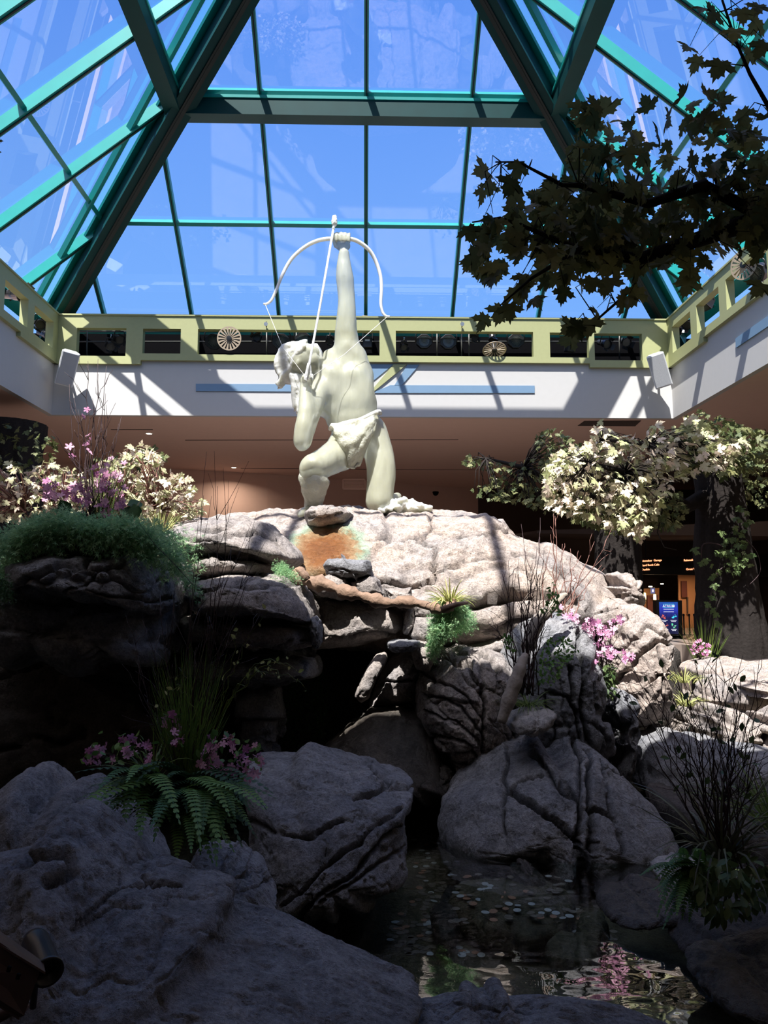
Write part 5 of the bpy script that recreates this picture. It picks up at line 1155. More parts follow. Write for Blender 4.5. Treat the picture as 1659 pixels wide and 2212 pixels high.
# small fern and twigs on the left ledge
hq = hit(612, 1240, ['dome', 'ledge', 'left slab']) or (W(612,1240,6.8), 0)
t = empty('feathery_fern', W(612, 1248, 6.3), 'small feathery fern hanging between the ledge and the wet face', 'fern')
plume('fronds', t, 'asparagus', [(W(rg.uniform(590,610),rg.uniform(1215,1240),6.3), W(rg.uniform(600,630),1222,6.2), W(rg.uniform(590,652),rg.uniform(1235,1268),6.1)) for k in range(38)], 36, .03, 6, .022)

# ---- arrangement on the left bank
BL = W(395, 1690, 3.95)
t = empty('rush_clump', BL, 'tall dense clump of green rushes on the left bank', 'grass')
rg = np.random.default_rng(12); V, F, T = [], [], []
for k in range(230):
    a = W(rg.uniform(370,425), rg.uniform(1660,1700), rg.uniform(3.85,4.1)); xe = rg.uniform(318, 500); e_ = W(xe, rg.uniform(1380,1560) + 20*(abs(xe-410)/90), rg.uniform(3.7,4.2)); w = .0032; b = len(V); tn = rg.random()
    pth = rpath(a, e_, 3, .004, rg)
    for i, p in enumerate(pth): ww = w*(1 - i/3.2); V += [p - [ww, 0, 0], p + [ww, 0, 0]]; T += [tn, tn]
    F += [(b+2*i, b+2*i+1, b+2*i+3, b+2*i+2) for i in range(3)]
link('blades', npmesh('blades', np.array(V), F, T), MAT['grass'], t, False, True)
t = empty('twig_bundle', BL, 'tall dark twigs rising above the green rushes on the left bank', 'twigs')
twigs('twigs', t, 'twig', W(395,1690,3.95), wp([(296,1360),(290,1400),(308,1340),(330,1440),(345,1290),(378,1290),(430,1105),(440,1070),(482,1010),(470,1050),(500,1180),(520,1190),(535,1220),(545,1215),(560,1330),(460,1240),(410,1260),(300,1500),(450,1330),(490,1300)], 3.95), .0026, 14, 6, base_r=.03, kink=.010)
t = empty('curly_willow', BL, 'curling yellow green stems arching right from the rush clump', 'branch')
m = MB(); rg = np.random.default_rng(15); tips = []
for e_, bow in (((662,1490), (0,0,.16)), ((645,1452),(0,0,.15)), ((625,1440),(0,0,.10)), ((578,1320),(-.03,0,.02)), ((515,1360),(0,0,.02)), ((575,1430),(0,0,.06)), ((600,1460),(0,0,.1)), ((345,1520),(0,0,.12))):
    p_ = rpath(W(470 if e_[0] > 400 else 430,1560,3.85), W(*e_, 3.7), 14, .012, rg, bow); m.tube(p_, [.0028 - .00014*i for i in range(15)], 4); tips += [p_[i] for i in (7, 9, 10, 12, 14)]
m.build('stems', MAT['grass_pale'], t, True, True)
tp_ = np.array(tips) + rg.normal(0, .01, (len(tips), 3)); V, F, T = inst(T_OVAL, tp_, rg.normal(0, 1, (len(tips), 3)), rg.normal(0, 1, (len(tips), 3)), rg.uniform(.02, .035, len(tips)))
link('leaves', npmesh('leaves', V, F, T), MAT['grass_pale'], t, False, True)
for lb, polyf, nf, bs_, sd in (('pink flower spray right of the rush clump', [(440,1600),(470,1560),(500,1590),(560,1610),(570,1640),(560,1680),(520,1690),(480,1720),(450,1700),(430,1650)], 72, (430,1690), 21),
                           ('pink flower spray left of the rush clump', [(172,1640),(200,1610),(240,1590),(290,1590),(340,1620),(330,1650),(260,1650),(200,1660)], 40, (330,1690), 22),
                           ('pink flowers climbing beside the rush clump', [(335,1520),(350,1540),(375,1540),(390,1570),(395,1600),(380,1610),(355,1570),(338,1535)], 14, (385,1680), 23)):
    t = empty('flower_spray', W(*bs_, 3.85), lb, 'flower'); q = inpoly(nf, polyf, rg); FPp = [W(x, y, rg.uniform(3.65, 3.95)) for x, y in q]
    flowers('petals', t, FPp, .042, sd); m = MB(); sprays(m, W(*bs_, 3.85), FPp[::2], sd, .002); m.build('stems', MAT['twig'], t, True, True)
    PP = np.array([list(p + Vector((rg.normal(0,.02), .01, rg.normal(0,.02)))) for p in FPp]); V, F, T = inst(T_OVAL, PP, rg.normal(0, 1, (len(PP),3)), rg.normal(0, 1, (len(PP),3)), np.full(len(PP), .045))
    link('leaves', npmesh('leaves', V, F, T), MAT['fern'], t, False, True)
t = empty('fern_plant', BL, 'broad dark fern spreading over the left bank', 'fern')
rg = np.random.default_rng(44); ends = [(195,1745),(190,1722),(215,1700),(230,1770),(262,1790),(300,1800),(335,1790),(345,1752),(372,1800),(400,1840),(420,1868),(440,1862),(465,1850),(480,1840),(500,1790),(520,1770),(538,1812),(545,1780),(555,1740),(500,1850),(410,1790),(380,1770),(330,1700),(300,1680),(280,1740),(440,1800),(460,1760),(520,1720),(350,1830),(320,1780),(250,1750),(480,1810)]
for bx, by, tg in ((400,1700,ends[::3]),(330,1690,[e_ for e_ in ends if e_[0] < 380][::2]),(460,1700,[e_ for e_ in ends if e_[0] > 400][::2]),(400,1740,[(e_[0], min(1865, e_[1]+30)) for e_ in ends[1::3]])):
    fern('fronds', t, 'fern', W(bx, by, 3.75), [W(x + rg.normal(0, 10), y, rg.uniform(3.1, 3.5)) for x, y in tg], .044, 31 + bx % 7, .5, 22)
fern('inner_fronds', t, 'fern_dark', W(400, 1710, 3.85), [W(x + rg.normal(0, 20), y - 30, rg.uniform(3.4, 3.7)) for x, y in ends + ends + ends], .045, 32, .5, 18)
t = empty('grass_tuft', W(320, 1690, 3.8), 'arching strap leaves left of the rush clump', 'grass'); blades('blades', t, 'grass', W(320, 1690, 3.8), 26, .34, 1.3, .014, 33, .7, 1, .05, (-.5, -.2))

# ---- centre: log, hanging fern, twigs
m = MB(); lg = [(640,1240,6.6),(665,1256,6.5),(700,1262,6.45),(745,1278,6.4),(790,1290,6.38),(835,1302,6.36),(880,1300,6.35),(930,1310,6.32),(955,1318,6.3),(975,1308,6.3),(985,1300,6.3)]
P_ = spl([(x, y, Y) for x, y, Y in lg], 5); pw = [W(*q) for q in P_]; n = len(pw)
rr = [(.055 + .016*math.sin(i*.9) + .01*math.sin(i*2.3))*(1.1 - .55*i/n) for i in range(n)]; m.tube(pw, rr, 14)
m.tube([W(662,1254,6.4), W(650,1236,6.4), W(640,1228,6.4)], [.04,.025,.015], 8); m.tube([W(955,1318,6.1), W(985,1306,6.05), W(1010,1302,6.2)], [.03,.02,.012], 8)
o = m.build('fallen_branch', MAT['wood_brown'], None, True); tag(o, 'long knotted brown branch lying across the rocks below the wet face', 'branch')
t = empty('feathery_fern', W(975, 1310, 6.3), 'sunlit feathery fern hanging in the middle of the rocks', 'fern')
rg = np.random.default_rng(21); st_ = []
for k in range(170):
    x0 = rg.uniform(945, 1000); e_ = (rg.uniform(925, 985), rg.uniform(1340, 1428)) if rg.random() < .7 else (rg.uniform(985, 1030), rg.uniform(1330, 1372))
    if e_[1] > 1390: e_ = (rg.uniform(922, 945), e_[1])
    pe = drape(*e_, 6.3); pa = W(x0, rg.uniform(1300,1325), 6.4); pc = (pa + pe)/2 + Vector((0, -.1, .06)); st_.append((pa, pc, pe))
plume('trailing_fronds', t, 'asparagus', st_, 40, .034, 7, .042)
blades('yellow_blades', t, 'grass_pale', W(972, 1306, 6.4), 90, .28, 1.4, .020, 22, .9, 1, .05)
# driftwood sticks
def stick(label, pts, Y, r, mat='wood'):
    m = MB(); P_ = spl([(x, y, Y + dy) for x, y, dy in pts], 5); pw = [W(*q) for q in P_]; n = len(pw)
    m.tube(pw, [np.interp(i/n, [0, .25, .6, 1], r)*(1 + .08*math.sin(i*1.7)) for i in range(n)], 12); o = m.build('driftwood', MAT[mat], None, True); return tag(o, label, 'driftwood')
stick('pale upright driftwood stake beside the flat stone', [(1082,1562,0),(1100,1510,.02),(1118,1460,.05),(1128,1430,.1),(1135,1415,.15)], 5.75, [.030, .055, .045, .02])
stick('grey forked driftwood leaning over the tall dark boulder', [(1140,1400,0),(1160,1345,.05),(1185,1318,.1),(1210,1292,.12),(1224,1284,.15)], 6.2, [.06, .055, .04, .012])
BC = W(1135, 1500, 6.0)
t = empty('twig_bundle', BC, 'tall dark twigs standing in front of the tall dark boulder', 'twigs')
ob, tips = twigs('twigs', t, 'twig', BC, wp([(1060,1330),(1085,1240),(1098,1210),(1110,1230),(1135,1190),(1150,1215),(1160,1180),(1166,1160),(1175,1190),(1130,1270),(1145,1260),(1180,1270),(1190,1300),(1120,1240),(1165,1240),(1100,1290),(1075,1350),(1185,1350),(1150,1300),(1128,1310),(1170,1320)], 6.05), .0046, 24, 5, base_r=.04, kink=.014)
rg = np.random.default_rng(25); q = inpoly(230, [(1160,1420),(1190,1370),(1230,1380),(1250,1400),(1220,1440),(1195,1480),(1160,1480)], rg); q2 = inpoly(70, [(1170,1320),(1190,1250),(1205,1270),(1210,1320),(1190,1340)], rg); q3 = inpoly(40, [(1080,1370),(1110,1380),(1120,1420),(1090,1400)], rg)
PP = np.array([list(W(x, y, rg.uniform(5.8, 6.1))) for x, y in np.vstack([q, q2, q3])]); V, F, T = inst(T_OVAL, PP, rg.normal(0, 1, (len(PP),3)), rg.normal(0, 1, (len(PP),3)), rg.uniform(.025, .045, len(PP)))
link('small_leaves', npmesh('small_leaves', V, F, T), MAT['fern'], t, False, True)
t = empty('grass_tuft', W(1145, 1525, 5.9), 'low grass tuft behind the flat stone', 'grass'); blades('blades', t, 'grass', W(1140, 1526, 5.95), 80, .24, 1.6, .010, 26, 1.0, .8, .08)
t = empty('twig_bundle', W(1200, 1330, 7.1), 'rusty red twigs in the sun at the right side of the dome', 'twigs')
twigs('twigs', t, 'twig_brown', W(1200,1340,7.0), wp([(1196,1110),(1200,1120),(1220,1180),(1232,1185),(1255,1200),(1284,1170),(1310,1165),(1248,1240),(1215,1175),(1190,1180),(1240,1230),(1270,1260),(1300,1220)], 7.0), .0050, 27, 3, base_r=.08, kink=.014)
t = empty('flower_spray', W(1300, 1470, 6.7), 'bright pink blossom spray on the right side of the outcrop', 'flower')
q = inpoly(120, [(1210,1310),(1240,1320),(1260,1340),(1290,1330),(1300,1360),(1345,1320),(1350,1345),(1310,1380),(1340,1400),(1380,1420),(1350,1430),(1300,1420),(1280,1440),(1275,1390),(1250,1350),(1215,1330)], rg)
FPp = [W(x, y, rg.uniform(6.45, 6.8)) for x, y in q]; flowers('petals', t, FPp, .054, 28); m = MB(); sprays(m, W(1300,1480,6.75), FPp[::3], 28, .004); m.build('stems', MAT['twig'], t, True, True)
leaf_cloud('leaves', t, 'ivy', [(1290,1430),(1320,1430),(1330,1470),(1325,1500),(1300,1500),(1285,1460)], 130, (6.6, 6.85), (.05, .08), 29, .8, (0, -1, .4), .6, T_OVAL)
# ---- right bank planting, close
BR = W(1560, 1865, 3.7)
t = empty('twig_bundle', BR, 'spreading dark red twigs above the grasses at the lower right', 'twigs')
ob, tips = twigs('twigs', t, 'twig', BR, wp([(1395,1460),(1362,1430),(1440,1470),(1455,1440),(1478,1470),(1500,1430),(1520,1440),(1530,1470),(1548,1430),(1560,1440),(1585,1500),(1600,1470),(1628,1440),(1640,1425),(1615,1500),(1630,1550),(1600,1590),(1380,1520),(1410,1560),(1490,1500),(1575,1600),(1620,1620),(1470,1580),(1540,1560),(1510,1540),(1645,1650),(1580,1450),(1350,1480),(1450,1600),(1530,1620)], 3.7), .0032, 34, 7, base_r=.035, kink=.014)
tp_ = np.array([tips[i] for i in range(0, len(tips), 5)]); V, F, T = inst(T_OVAL, tp_, RNG.normal(0, 1, (len(tp_),3)), RNG.normal(0, 1, (len(tp_),3)), np.full(len(tp_), .045))
link('leaves', npmesh('leaves', V, F, T), MAT['ivy'], t, False, True)
t = empty('strap_grass', BR, 'arching brown green strap grass on the right bank', 'grass')
blades('blades', t, 'grass_brown', BR, 90, .60, 1.0, .016, 35, .9, 1, .06)
t = empty('strap_grass', W(1650, 1800, 4.0), 'olive strap grass at the right edge behind the twigs', 'grass')
blades('blades', t, 'grass', W(1670, 1800, 4.0), 60, .5, .9, .014, 36, .8, 1, .06, (-.3, 0))
t = empty('fern_plant', W(1500, 1880, 3.55), 'feathery green fern drooping over the dark rock in the pool', 'fern')
ends = [(1415,1945),(1420,1925),(1430,1905),(1410,1890),(1440,1870),(1450,1850),(1480,1835),(1438,1990),(1445,2010),(1460,1980),(1470,1960),(1500,1970),(1515,1990),(1400,1880),(1455,1930),(1425,1960)]
fern('fronds', t, 'fern', W(1505, 1880, 3.55), [W(x, y, RNG.uniform(3.25, 3.5)) for x, y in ends*2], .026, 37, .5, 22)
t = empty('leafy_plant', W(1580, 1900, 3.5), 'dark green leafy plant below the strap grass at the lower right', 'plant')
leaf_cloud('leaves', t, 'ivy', [(1500,1870),(1560,1850),(1640,1860),(1700,1900),(1640,1950),(1600,1970),(1550,1980),(1520,1960),(1505,1920)], 260, (3.35, 3.7), (.05, .075), 38, .5, (0, -.8, .5), .5, T_OVAL)
m = MB(); sprays(m, W(1570,1880,3.6), wp([(1520,1950),(1560,1960),(1620,1950),(1640,1900),(1600,1860)], 3.45)); m.build('stems', MAT['twig'], t, True, True)
# ---- right terrace plants
t = empty('grass_tuft', W(1480, 1520, 8.0), 'bright grass tufts beside the sunlit terrace rocks', 'grass'); blades('blades', t, 'grass_pale', W(1478, 1475, 8.2), 60, .30, 1.2, .012, 39, .9, 1, .12); blades('front_blades', t, 'grass_pale', W(1482, 1525, 7.9), 60, .26, 1.2, .012, 40, .9, 1, .1)
t = empty('grass_tuft', W(1520, 1425, 11.5), 'stiff upright grass in front of the thick right trunk', 'grass'); blades('blades', t, 'grass', W(1522, 1425, 11.5), 70, .62, .55, .014, 41, .15, 1, .18)
t = empty('flower_spray', W(1515, 1425, 11.3), 'small pink blossoms at the foot of the thick right trunk', 'flower')
q = inpoly(36, [(1485,1390),(1510,1380),(1540,1395),(1535,1420),(1510,1425),(1495,1410)], rg); FPp = [W(x, y, 11.2) for x, y in q]; flowers('petals', t, FPp, .055, 42); m = MB(); sprays(m, W(1515,1428,11.3), FPp[::2], 42, .005); m.build('stems', MAT['twig'], t, True, True)
# ---- dark vines hanging in the cave
for lb, x0, x1 in (('dark leafy vine hanging in the left half of the cave mouth', 612, 650), ('dark leafy vine hanging in the middle of the cave mouth', 665, 700)):
    t = empty('hanging_vine', W((x0+x1)/2, 1480, 7.4), lb, 'vine')
    plume('foliage', t, 'fern_dark', [(W(x, 1450, 7.5), W(x + 4, 1530, 7.4), W(x + rg.normal(0, 5), rg.uniform(1580, 1630), 7.35)) for x in rg.uniform(x0, x1, 9)], 70, .05, 8, .035)
# ============================================================ downlights and added fill lamps in the hall ceiling
MAT['bulb'] = flat('lit_lamp_lens', (1, 0.9, 0.75), 0.5, emit=(1.0, 0.80, 0.58, 14))
MAT['trimring'] = flat('white_trim_ring', (0.7, 0.66, 0.62), 0.5)
def downlight(x, y, e, lbl, grp, spot=R(120), col=(1.0, 0.80, 0.62)):
    t = empty('ceiling_downlight', (x, y, ZB), lbl, 'ceiling light', grp)
    MB().lathe([(0.10, 0.0), (0.10, -0.012), (0.075, -0.014), (0.075, -0.004)]).build('trim_ring', MAT['trimring'], t)
    MB().lathe([(0.07, -0.006), (0.07, -0.010)]).build('lens', MAT['bulb'], t)
    l = bpy.data.lights.new('downlight_lamp', 'AREA'); l.shape = 'DISK'; l.size = 0.12; l.energy = e; l.color = col; l.spread = spot
    lo = bpy.data.objects.new('downlight_lamp', l); COL.objects.link(lo); lo.parent = t; lo.location = (0, 0, -0.03)
    return t
for px, py, e, lb in ((505, 1019, 34, 'glowing ceiling downlight against the brown back wall'), (322, 936, 4, 'small ceiling downlight above the left flowers'), (1072, 1096, 30, 'tiny ceiling light just right of the dome top')):
    q = WZ(px, py, ZB)
    if py == 1019: q = W(px, py, 23.9)
    if py == 1096: q = W(px, py, 26); 
    downlight(q.x, q.y, e, lb, None, R(150) if py == 1019 else R(120))
# unseen fill lamps added over the near walkway, to neutralise the blue shade
for x in (-6, -3, 0, 3, 6):
    for y in (-2.5, 0.8):
        downlight(x, y, 1.4, 'added round fill light in the dark hall ceiling', 'added fill lights over the near walkway', R(160), (1.0, 0.90, 0.80))
for x in (-10.5, 10.5):  # more fill lamps, added out of view to lift the shaded side rocks
    for y in (4, 9, 14, 19):
        downlight(x, y, 40, 'added round fill light in the dark side ceiling', 'added fill lights over the side aisles', R(160), (1.0, 0.8, 0.62))
# ============================================================ stage lights in the gallery, speakers, vents
MAT['lens'] = flat('dark_glass_lens', (0.02, 0.03, 0.035), 0.08, 0.0, spec=0.8)
MAT['lens_tan'] = flat('frosted_tan_lens', (0.45, 0.30, 0.22), 0.4)
MAT['lens_yellow'] = flat('yellow_green_lens', (0.45, 0.45, 0.10), 0.25, var=0.6, scale=40)
MAT['grille'] = flat('grey_radial_grille', (0.10, 0.10, 0.09), 0.4, 0.3)
def aim(o, d):
    o.rotation_euler = Vector(d).to_track_quat('-Y', 'Z').to_euler()       # the model faces -Y
def yoke(t, w, h, r=0.012):
    MB().tube([(-w, 0, 0), (-w, 0, h*.7), (-w*.8, 0, h), (w*.8, 0, h), (w, 0, h*.7), (w, 0, 0)], r, 6).build('yoke', MAT['blackmetal'], t, True)
    MB().tube([(0, 0, h), (0, 0, h + .09)], r*1.4, 6).build('clamp', MAT['chrome'], t, True)
RY90 = Matrix.Rotation(R(90), 4, 'X')
def can(loc, d, label, s=1.0, lens='lens', group=None):
    t = empty('spotlight', loc, label, 'stage light', group); aim(t, d)
    MB().lathe([(.03, -.20), (.055, -.19), (.06, -.06), (.075, 0), (.078, .10), (.10, .115), (.10, .13), (.085, .135), (.085, .10)], RY90 @ Matrix.Scale(s, 4), 16).build('barrel', MAT['blackmetal'], t, False); bl = bpy.data.objects[-1] if False else t.children[-1]
    MB().lathe([(.083*s, .09*s), (.083*s, .098*s)], RY90, 16).build('lens', MAT[lens], bl)
    for a in (20, 110, 200, 290):
        m = MB(); M_ = Matrix.Rotation(R(a), 4, 'Y') @ Matrix.Translation((0, -.135*s, .095*s)) @ Matrix.Rotation(R(-35), 4, 'X'); m.box((-.06*s, -.075*s, -.002), (.06*s, 0, .002), M_); m.build('barn_door', MAT['blackmetal'], bl)
    yoke(t, .10*s, .17*s); return t
def flood(loc, d, label, s=1.0):
    t = empty('floodlight', loc, label, 'stage light'); aim(t, d)
    o8 = [(math.cos(R(22.5 + 45*k))*.20*s*(1.05 if k in (0,3,4,7) else .95), math.sin(R(22.5 + 45*k))*.19*s) for k in range(8)]
    m = MB(); m.prism([(x, -.06, z) for x, z in o8], (0, .14, 0)); m.prism([(x*.72, .08, z*.72) for x, z in o8], (0, .10, 0)); hs = m.build('housing', MAT['blackmetal'], t, bevel=.008)
    g = MB(); g.lathe([(.035*s, .062), (.035*s, .072)], RY90, 14)
    for k in range(24):
        a = 2*math.pi*k/24; g.beam((math.cos(a)*.04*s, -.066, math.sin(a)*.04*s), (math.cos(a)*.125*s, -.066, math.sin(a)*.125*s), .010*s, .006, (0, 1, 0))
    g.build('fan_grille', MAT['grille'], hs)
    MB().lathe([(.13*s, .060), (.13*s, .064)], RY90, 24).build('lens', MAT['lens'], hs); yoke(t, .21*s, .24*s, .014); return t
def wheel(loc, d, label, r=.27):
    t = empty('slotted_disc', loc, label, 'effect wheel'); aim(t, d); m = MB(); n = 18; ro, ri, rh = r, r*.90, r*.24
    for k in range(72):
        a0, a1 = 2*math.pi*k/72, 2*math.pi*(k+1)/72
        m.prism([(math.cos(a)*q, -.004, math.sin(a)*q) for q, a in ((ri, a0), (ro, a0), (ro, a1), (ri, a1))], (0, .008, 0))
    for k in range(n):
        a = 2*math.pi*k/n; w0, w1 = .25, .55
        m.prism([(math.cos(a - w0*.36)*rh*.9, -.004, math.sin(a - w0*.36)*rh*.9), (math.cos(a - .095)*ri*1.01, -.004, math.sin(a - .095)*ri*1.01), (math.cos(a + .095)*ri*1.01, -.004, math.sin(a + .095)*ri*1.01), (math.cos(a + w0*.36)*rh*.9, -.004, math.sin(a + w0*.36)*rh*.9)], (0, .008, 0))
    m.lathe([(rh, -.004), (rh, .004)], RY90, 24); m.build('disc', MAT['tan'], t)
    MB().lathe([(rh*.95, .004), (rh*.9, .03), (.02, .034)], RY90, 20).build('hub', MAT['blackmetal'], t)
    MB().lathe([(.07, -.02), (.08, -.16), (.05, -.22)], RY90, 16).build('motor', MAT['blackmetal'], t); return t
def moving_head(loc, label, rz=0, tilt=0, s=1.0):
    t = empty('moving_head_light', loc, label, 'stage light', rz=rz); t.rotation_euler.x = tilt
    m = MB(); m.box((-.11*s,-.09*s,-.20*s), (.11*s,.09*s,.06*s)); m.build('body', MAT['blackmetal'], t, bevel=.02)
    m = MB(); m.box((-.09*s,-.08*s,.16*s), (.09*s,.08*s,.34*s)); m.build('base', MAT['blackmetal'], t, bevel=.015)
    m = MB(); m.box((-.12*s,-.03,.02*s), (-.10*s,.03,.20*s)); m.box((.10*s,-.03,.02*s), (.12*s,.03,.20*s)); m.build('yoke', MAT['blackmetal'], t)
    MB().lathe([(.045*s, .0), (.055*s, .03)], Matrix.Translation((0, -.09*s, .25*s)) @ RY90, 16).build('lens', MAT['chrome'], t)
    m = MB(); m.box((-.06*s,-.094*s,-.05*s), (.05*s,-.091*s,0)); m.build('maker_plate', MAT['chrome'], t); return t
YG = OY1 + .38
G = lambda x, y, Y=YG: W(x, y, Y)
flood(G(462,738), (.15,-1,-.25), 'dark hooded floodlight behind the left tan slotted disc')
wheel(G(495,731,OY1-.16), (0,-1,-.1), 'upright tan slotted disc on the left part of the parapet')
can(G(556,731), (0,-1,-.1), 'round spotlight with yellow green lens right of the upright disc', 1.0, 'lens_yellow')
flood(G(607,738), (.1,-1,-.2), 'hooded floodlight just left of the statue hair')
flood(G(655,735), (-.1,-1,-.15), 'hooded floodlight directly above the statue head')
can(G(712,738), (.2,-1,-.3), 'small spotlight between the arrow and the raised arm', .8)
moving_head(G(794,735), 'black box shaped moving light right of the raised arm')
can(G(872,750), (.1,-1,-.45), 'small yoke spotlight at the left end of the right opening', .8)
flood(G(916,738), (0,-1,-.1), 'first floodlight with radial grille in the right opening', .92)
flood(G(968,739), (0,-1,-.1), 'second floodlight with radial grille in the right opening', .95)
can(G(1024,731), (.1,-1,-.2), 'round spotlight with yellow lens above the tilted disc', .9, 'lens_yellow')
wheel(G(1068,756,OY1-.05), (0,-.45,-1), 'tilted tan slotted disc hanging in the right opening')
can(G(1063,724), (0,-.3,-1), 'black motor lamp above the tilted disc', 1.0)
flood(G(1114,737), (0,-1,-.1), 'floodlight with radial grille at the right end of the opening', .95)
moving_head(G(1232,742), 'black moving light in the narrow right opening', .3, .2)
can(G(238,748), (.5,-1,-.4), 'lower black spotlight of the pair in the far left opening', 1.05); can(G(258,733), (.3,-1,-.55), 'upper black spotlight of the pair in the far left opening', 1.1)
can(G(1305,742), (.35,-1,-.5), 'left black spotlight in the far right opening', 1.15); can(G(1350,738), (0,-1,-.5), 'right black spotlight in the far right opening', 1.15)
def S(px, py, x):                         # a point on the side galleries (plane of constant x)
    d = W(px, py, 10) - Vector((0, 0, CAMZ)); k = x/d.x; return Vector((x, d.y*k, CAMZ + d.z*k))
can(S(34,636,-7.3), (1,-.5,-.2), 'round lamp with tan lens in the left parapet', 1.7, 'lens_tan'); can(S(82,700,-7.35), (.8,-.8,-.4), 'black spotlight in the second left parapet opening', 1.2); can(S(97,722,-7.3), (.9,-.5,-.4), 'lower black spotlight in the second left parapet opening', 1.2)
can(S(1472,712,7.3), (-.9,-.5,-.5), 'lower black spotlight in the first right parapet opening', 1.1); can(S(1487,700,7.35), (-.6,-.7,-.5), 'upper black spotlight in the first right parapet opening', 1.1)
moving_head(S(1530,650,7.25), 'tilted black moving light leaning out of the right parapet', -1.2, -.5); wheel(S(1606,572,6.9), (-1,-.5,-.15), 'tilted grey slotted disc on the right parapet', .27)
flood(S(1640,590,7.35), (-1,-.2,-.3), 'dark floodlight behind the slotted disc on the right parapet')
m = MB(); 
for z0 in (738, 716): m.tube([W(150, z0, OY1 + .7), W(1400, z0, OY1 + .7)], .02, 8)
tag(m.build('lighting_pipe', MAT['grille'], None, True), 'pair of long horizontal pipes carrying the stage lights', 'pipe')
for i, x in enumerate((188, 576, 997, 944, 1013, 640, 1398-60)):
    o = MB().tube([W(x, 775, OY1 + .6), W(x, 708, OY1 + .6)], .018, 6).build('pipe_post', MAT['grille'], None, True)
    tag(o, 'vertical pipe post holding up the stage lights', 'pipe', 'pipe posts behind the parapet')
for x, lb in ((575, 'tiny clip lamp on the parapet face left of the bowstring'), (998, 'tiny clip lamp on the parapet face right of the statue')):
    t = empty('clip_lamp', W(x, 702, OY1 - .13), lb, 'lamp'); MB().lathe([(.02, 0), (.045, .05), (.045, .07)], RY90).build('shade', MAT['chrome'], t); MB().tube([(0, .02, .02), (0, .03, .09), (0, .04, .02), (0, .03, -.05)], .008, 6).build('clip', MAT['blackmetal'], t, True)
m = MB(); m.prism([W(x, y, OY1 + .25) for x, y in ((771,694),(804,694),(804,690),(794,682),(784,681),(771,690))], (0, .12, 0)); tag(m.build('mullion_shoe', MAT['tan'], None), 'small brown bracket at the foot of the middle mullion', 'bracket')
# ---- loudspeakers
def speaker(label, loc, rz, tilt, roll):
    t = empty('loudspeaker', loc, label, 'speaker'); t.rotation_euler = (tilt, roll, rz)
    m = MB(); m.prism([(-.19,-.12,-.38), (.19,-.12,-.38), (.13,.17,-.38), (-.13,.17,-.38)], (0, 0, .76)); cb = m.build('cabinet', MAT['white'], t, bevel=.02)
    m = MB(); m.box((-.165,-.135,-.355), (.165,-.115,.355)); m.build('grille', MAT['speaker_mesh'], t, bevel=.012)
    m = MB(); m.tube([(0, .1, 0), (0, .44, 0)], .03, 8); m.box((-.06,.40,-.08), (.06,.43,.08)); m.build('bracket', MAT['white'], t)
    m = MB(); m.box((-.02,.0,-.30), (.0,.02,-.27)); m.build('badge', MAT['blackmetal'], cb); return t
speaker('white loudspeaker tilted in the left corner under the parapet', W(145, 795, OY1 - .45), R(28), R(24), R(8))
speaker('white loudspeaker tilted in the right corner under the parapet', W(1424, 800, OY1 - .45), R(-22), R(22), R(-14))
# ---- ceiling vent, dark vent, camera dome
t = empty('air_vent', W(764, 1046, 23.4), 'framed rectangular air vent seen between the statue legs', 'vent'); m = MB()
a, b_, c_, d_ = [W(x, y, 23.4) for x, y in ((741,1036),(788,1036),(790,1056),(741,1056))]
for p, q in ((a, b_), (b_, c_), (c_, d_), (d_, a)): m.beam(p, q, .05, .05, (0, 1, 0))
m.build('frame', MAT['ceiling'], t, world=True); m = MB()
for k in range(9): u = (k + .5)/9; m.beam(a + (d_ - a)*u, b_ + (c_ - b_)*u, .02, .03, (0, 1, .5))
m.build('slats', MAT['ceiling'], t, world=True)
m = MB(); m.prism([WZ(x, y, ZB - .01) for x, y in ((1248,920),(1262,910),(1385,909),(1372,921))], (0, 0, .008)); o = m.build('ceiling_grille', MAT['darkwall'], None); tag(o, 'dark recessed ceiling panel above the right maple crown', 'vent')
o = MB().lathe([(.10, 0), (.10, -.04), (.075, -.10), (.03, -.13)], Matrix.Translation(W(941, 1062, 24.5)), 16).build('camera_dome', MAT['black'], None, True); tag(o, 'small black dome camera on the ceiling right of the statue', 'camera')
# ---- rusty bracket and lamp in the lower left corner
t = empty('steel_bracket', W(30, 2090, 2.2), 'rusty brown steel channel at the lower left corner', 'bracket')
MAT['rust'] = flat('rust_painted_steel', (0.10, 0.062, 0.052), 0.5, 0.3, bump=.2, var=.4, scale=8)
A_, B_ = W(-90, 1985, 1.9), W(76, 2100, 2.05)
m = MB(); dn = Vector((0, -.02, -.11)); m.prism([A_, B_, B_ + Vector((-.03, -.01, -.10)), A_ + dn], (.012, -.0, .004)); m.prism([A_, B_ + Vector((.025, 0, 0)), B_ + Vector((0, .05, .002)), A_ + Vector((0, .05, .002))], (0, 0, -.006)); m.prism([A_ + dn, B_ + Vector((-.03, -.01, -.10)), B_ + Vector((-.03, .05, -.10)), A_ + dn + Vector((0, .05, 0))], (0, 0, -.006)); m.build('channel', MAT['rust'], t, world=True)
for px, py in ((18, 2092), (38, 2108)): MB().tube([W(px, py + 6, 1.93), W(px + 3, py - 4, 1.93)], .005, 8).build('slot', MAT['black'], t, True, True)
t = empty('garden_spotlight', W(92, 2072, 2.15), 'small black cylindrical spotlight at the lower left corner', 'lamp'); t.rotation_euler = (R(10), 0, R(35))
MB().lathe([(.03, -.10), (.036, -.08), (.036, .05), (.039, .052), (.039, .062), (.032, .062), (.032, .02)], RY90, 24).build('housing', MAT['blackmetal'], t, True)
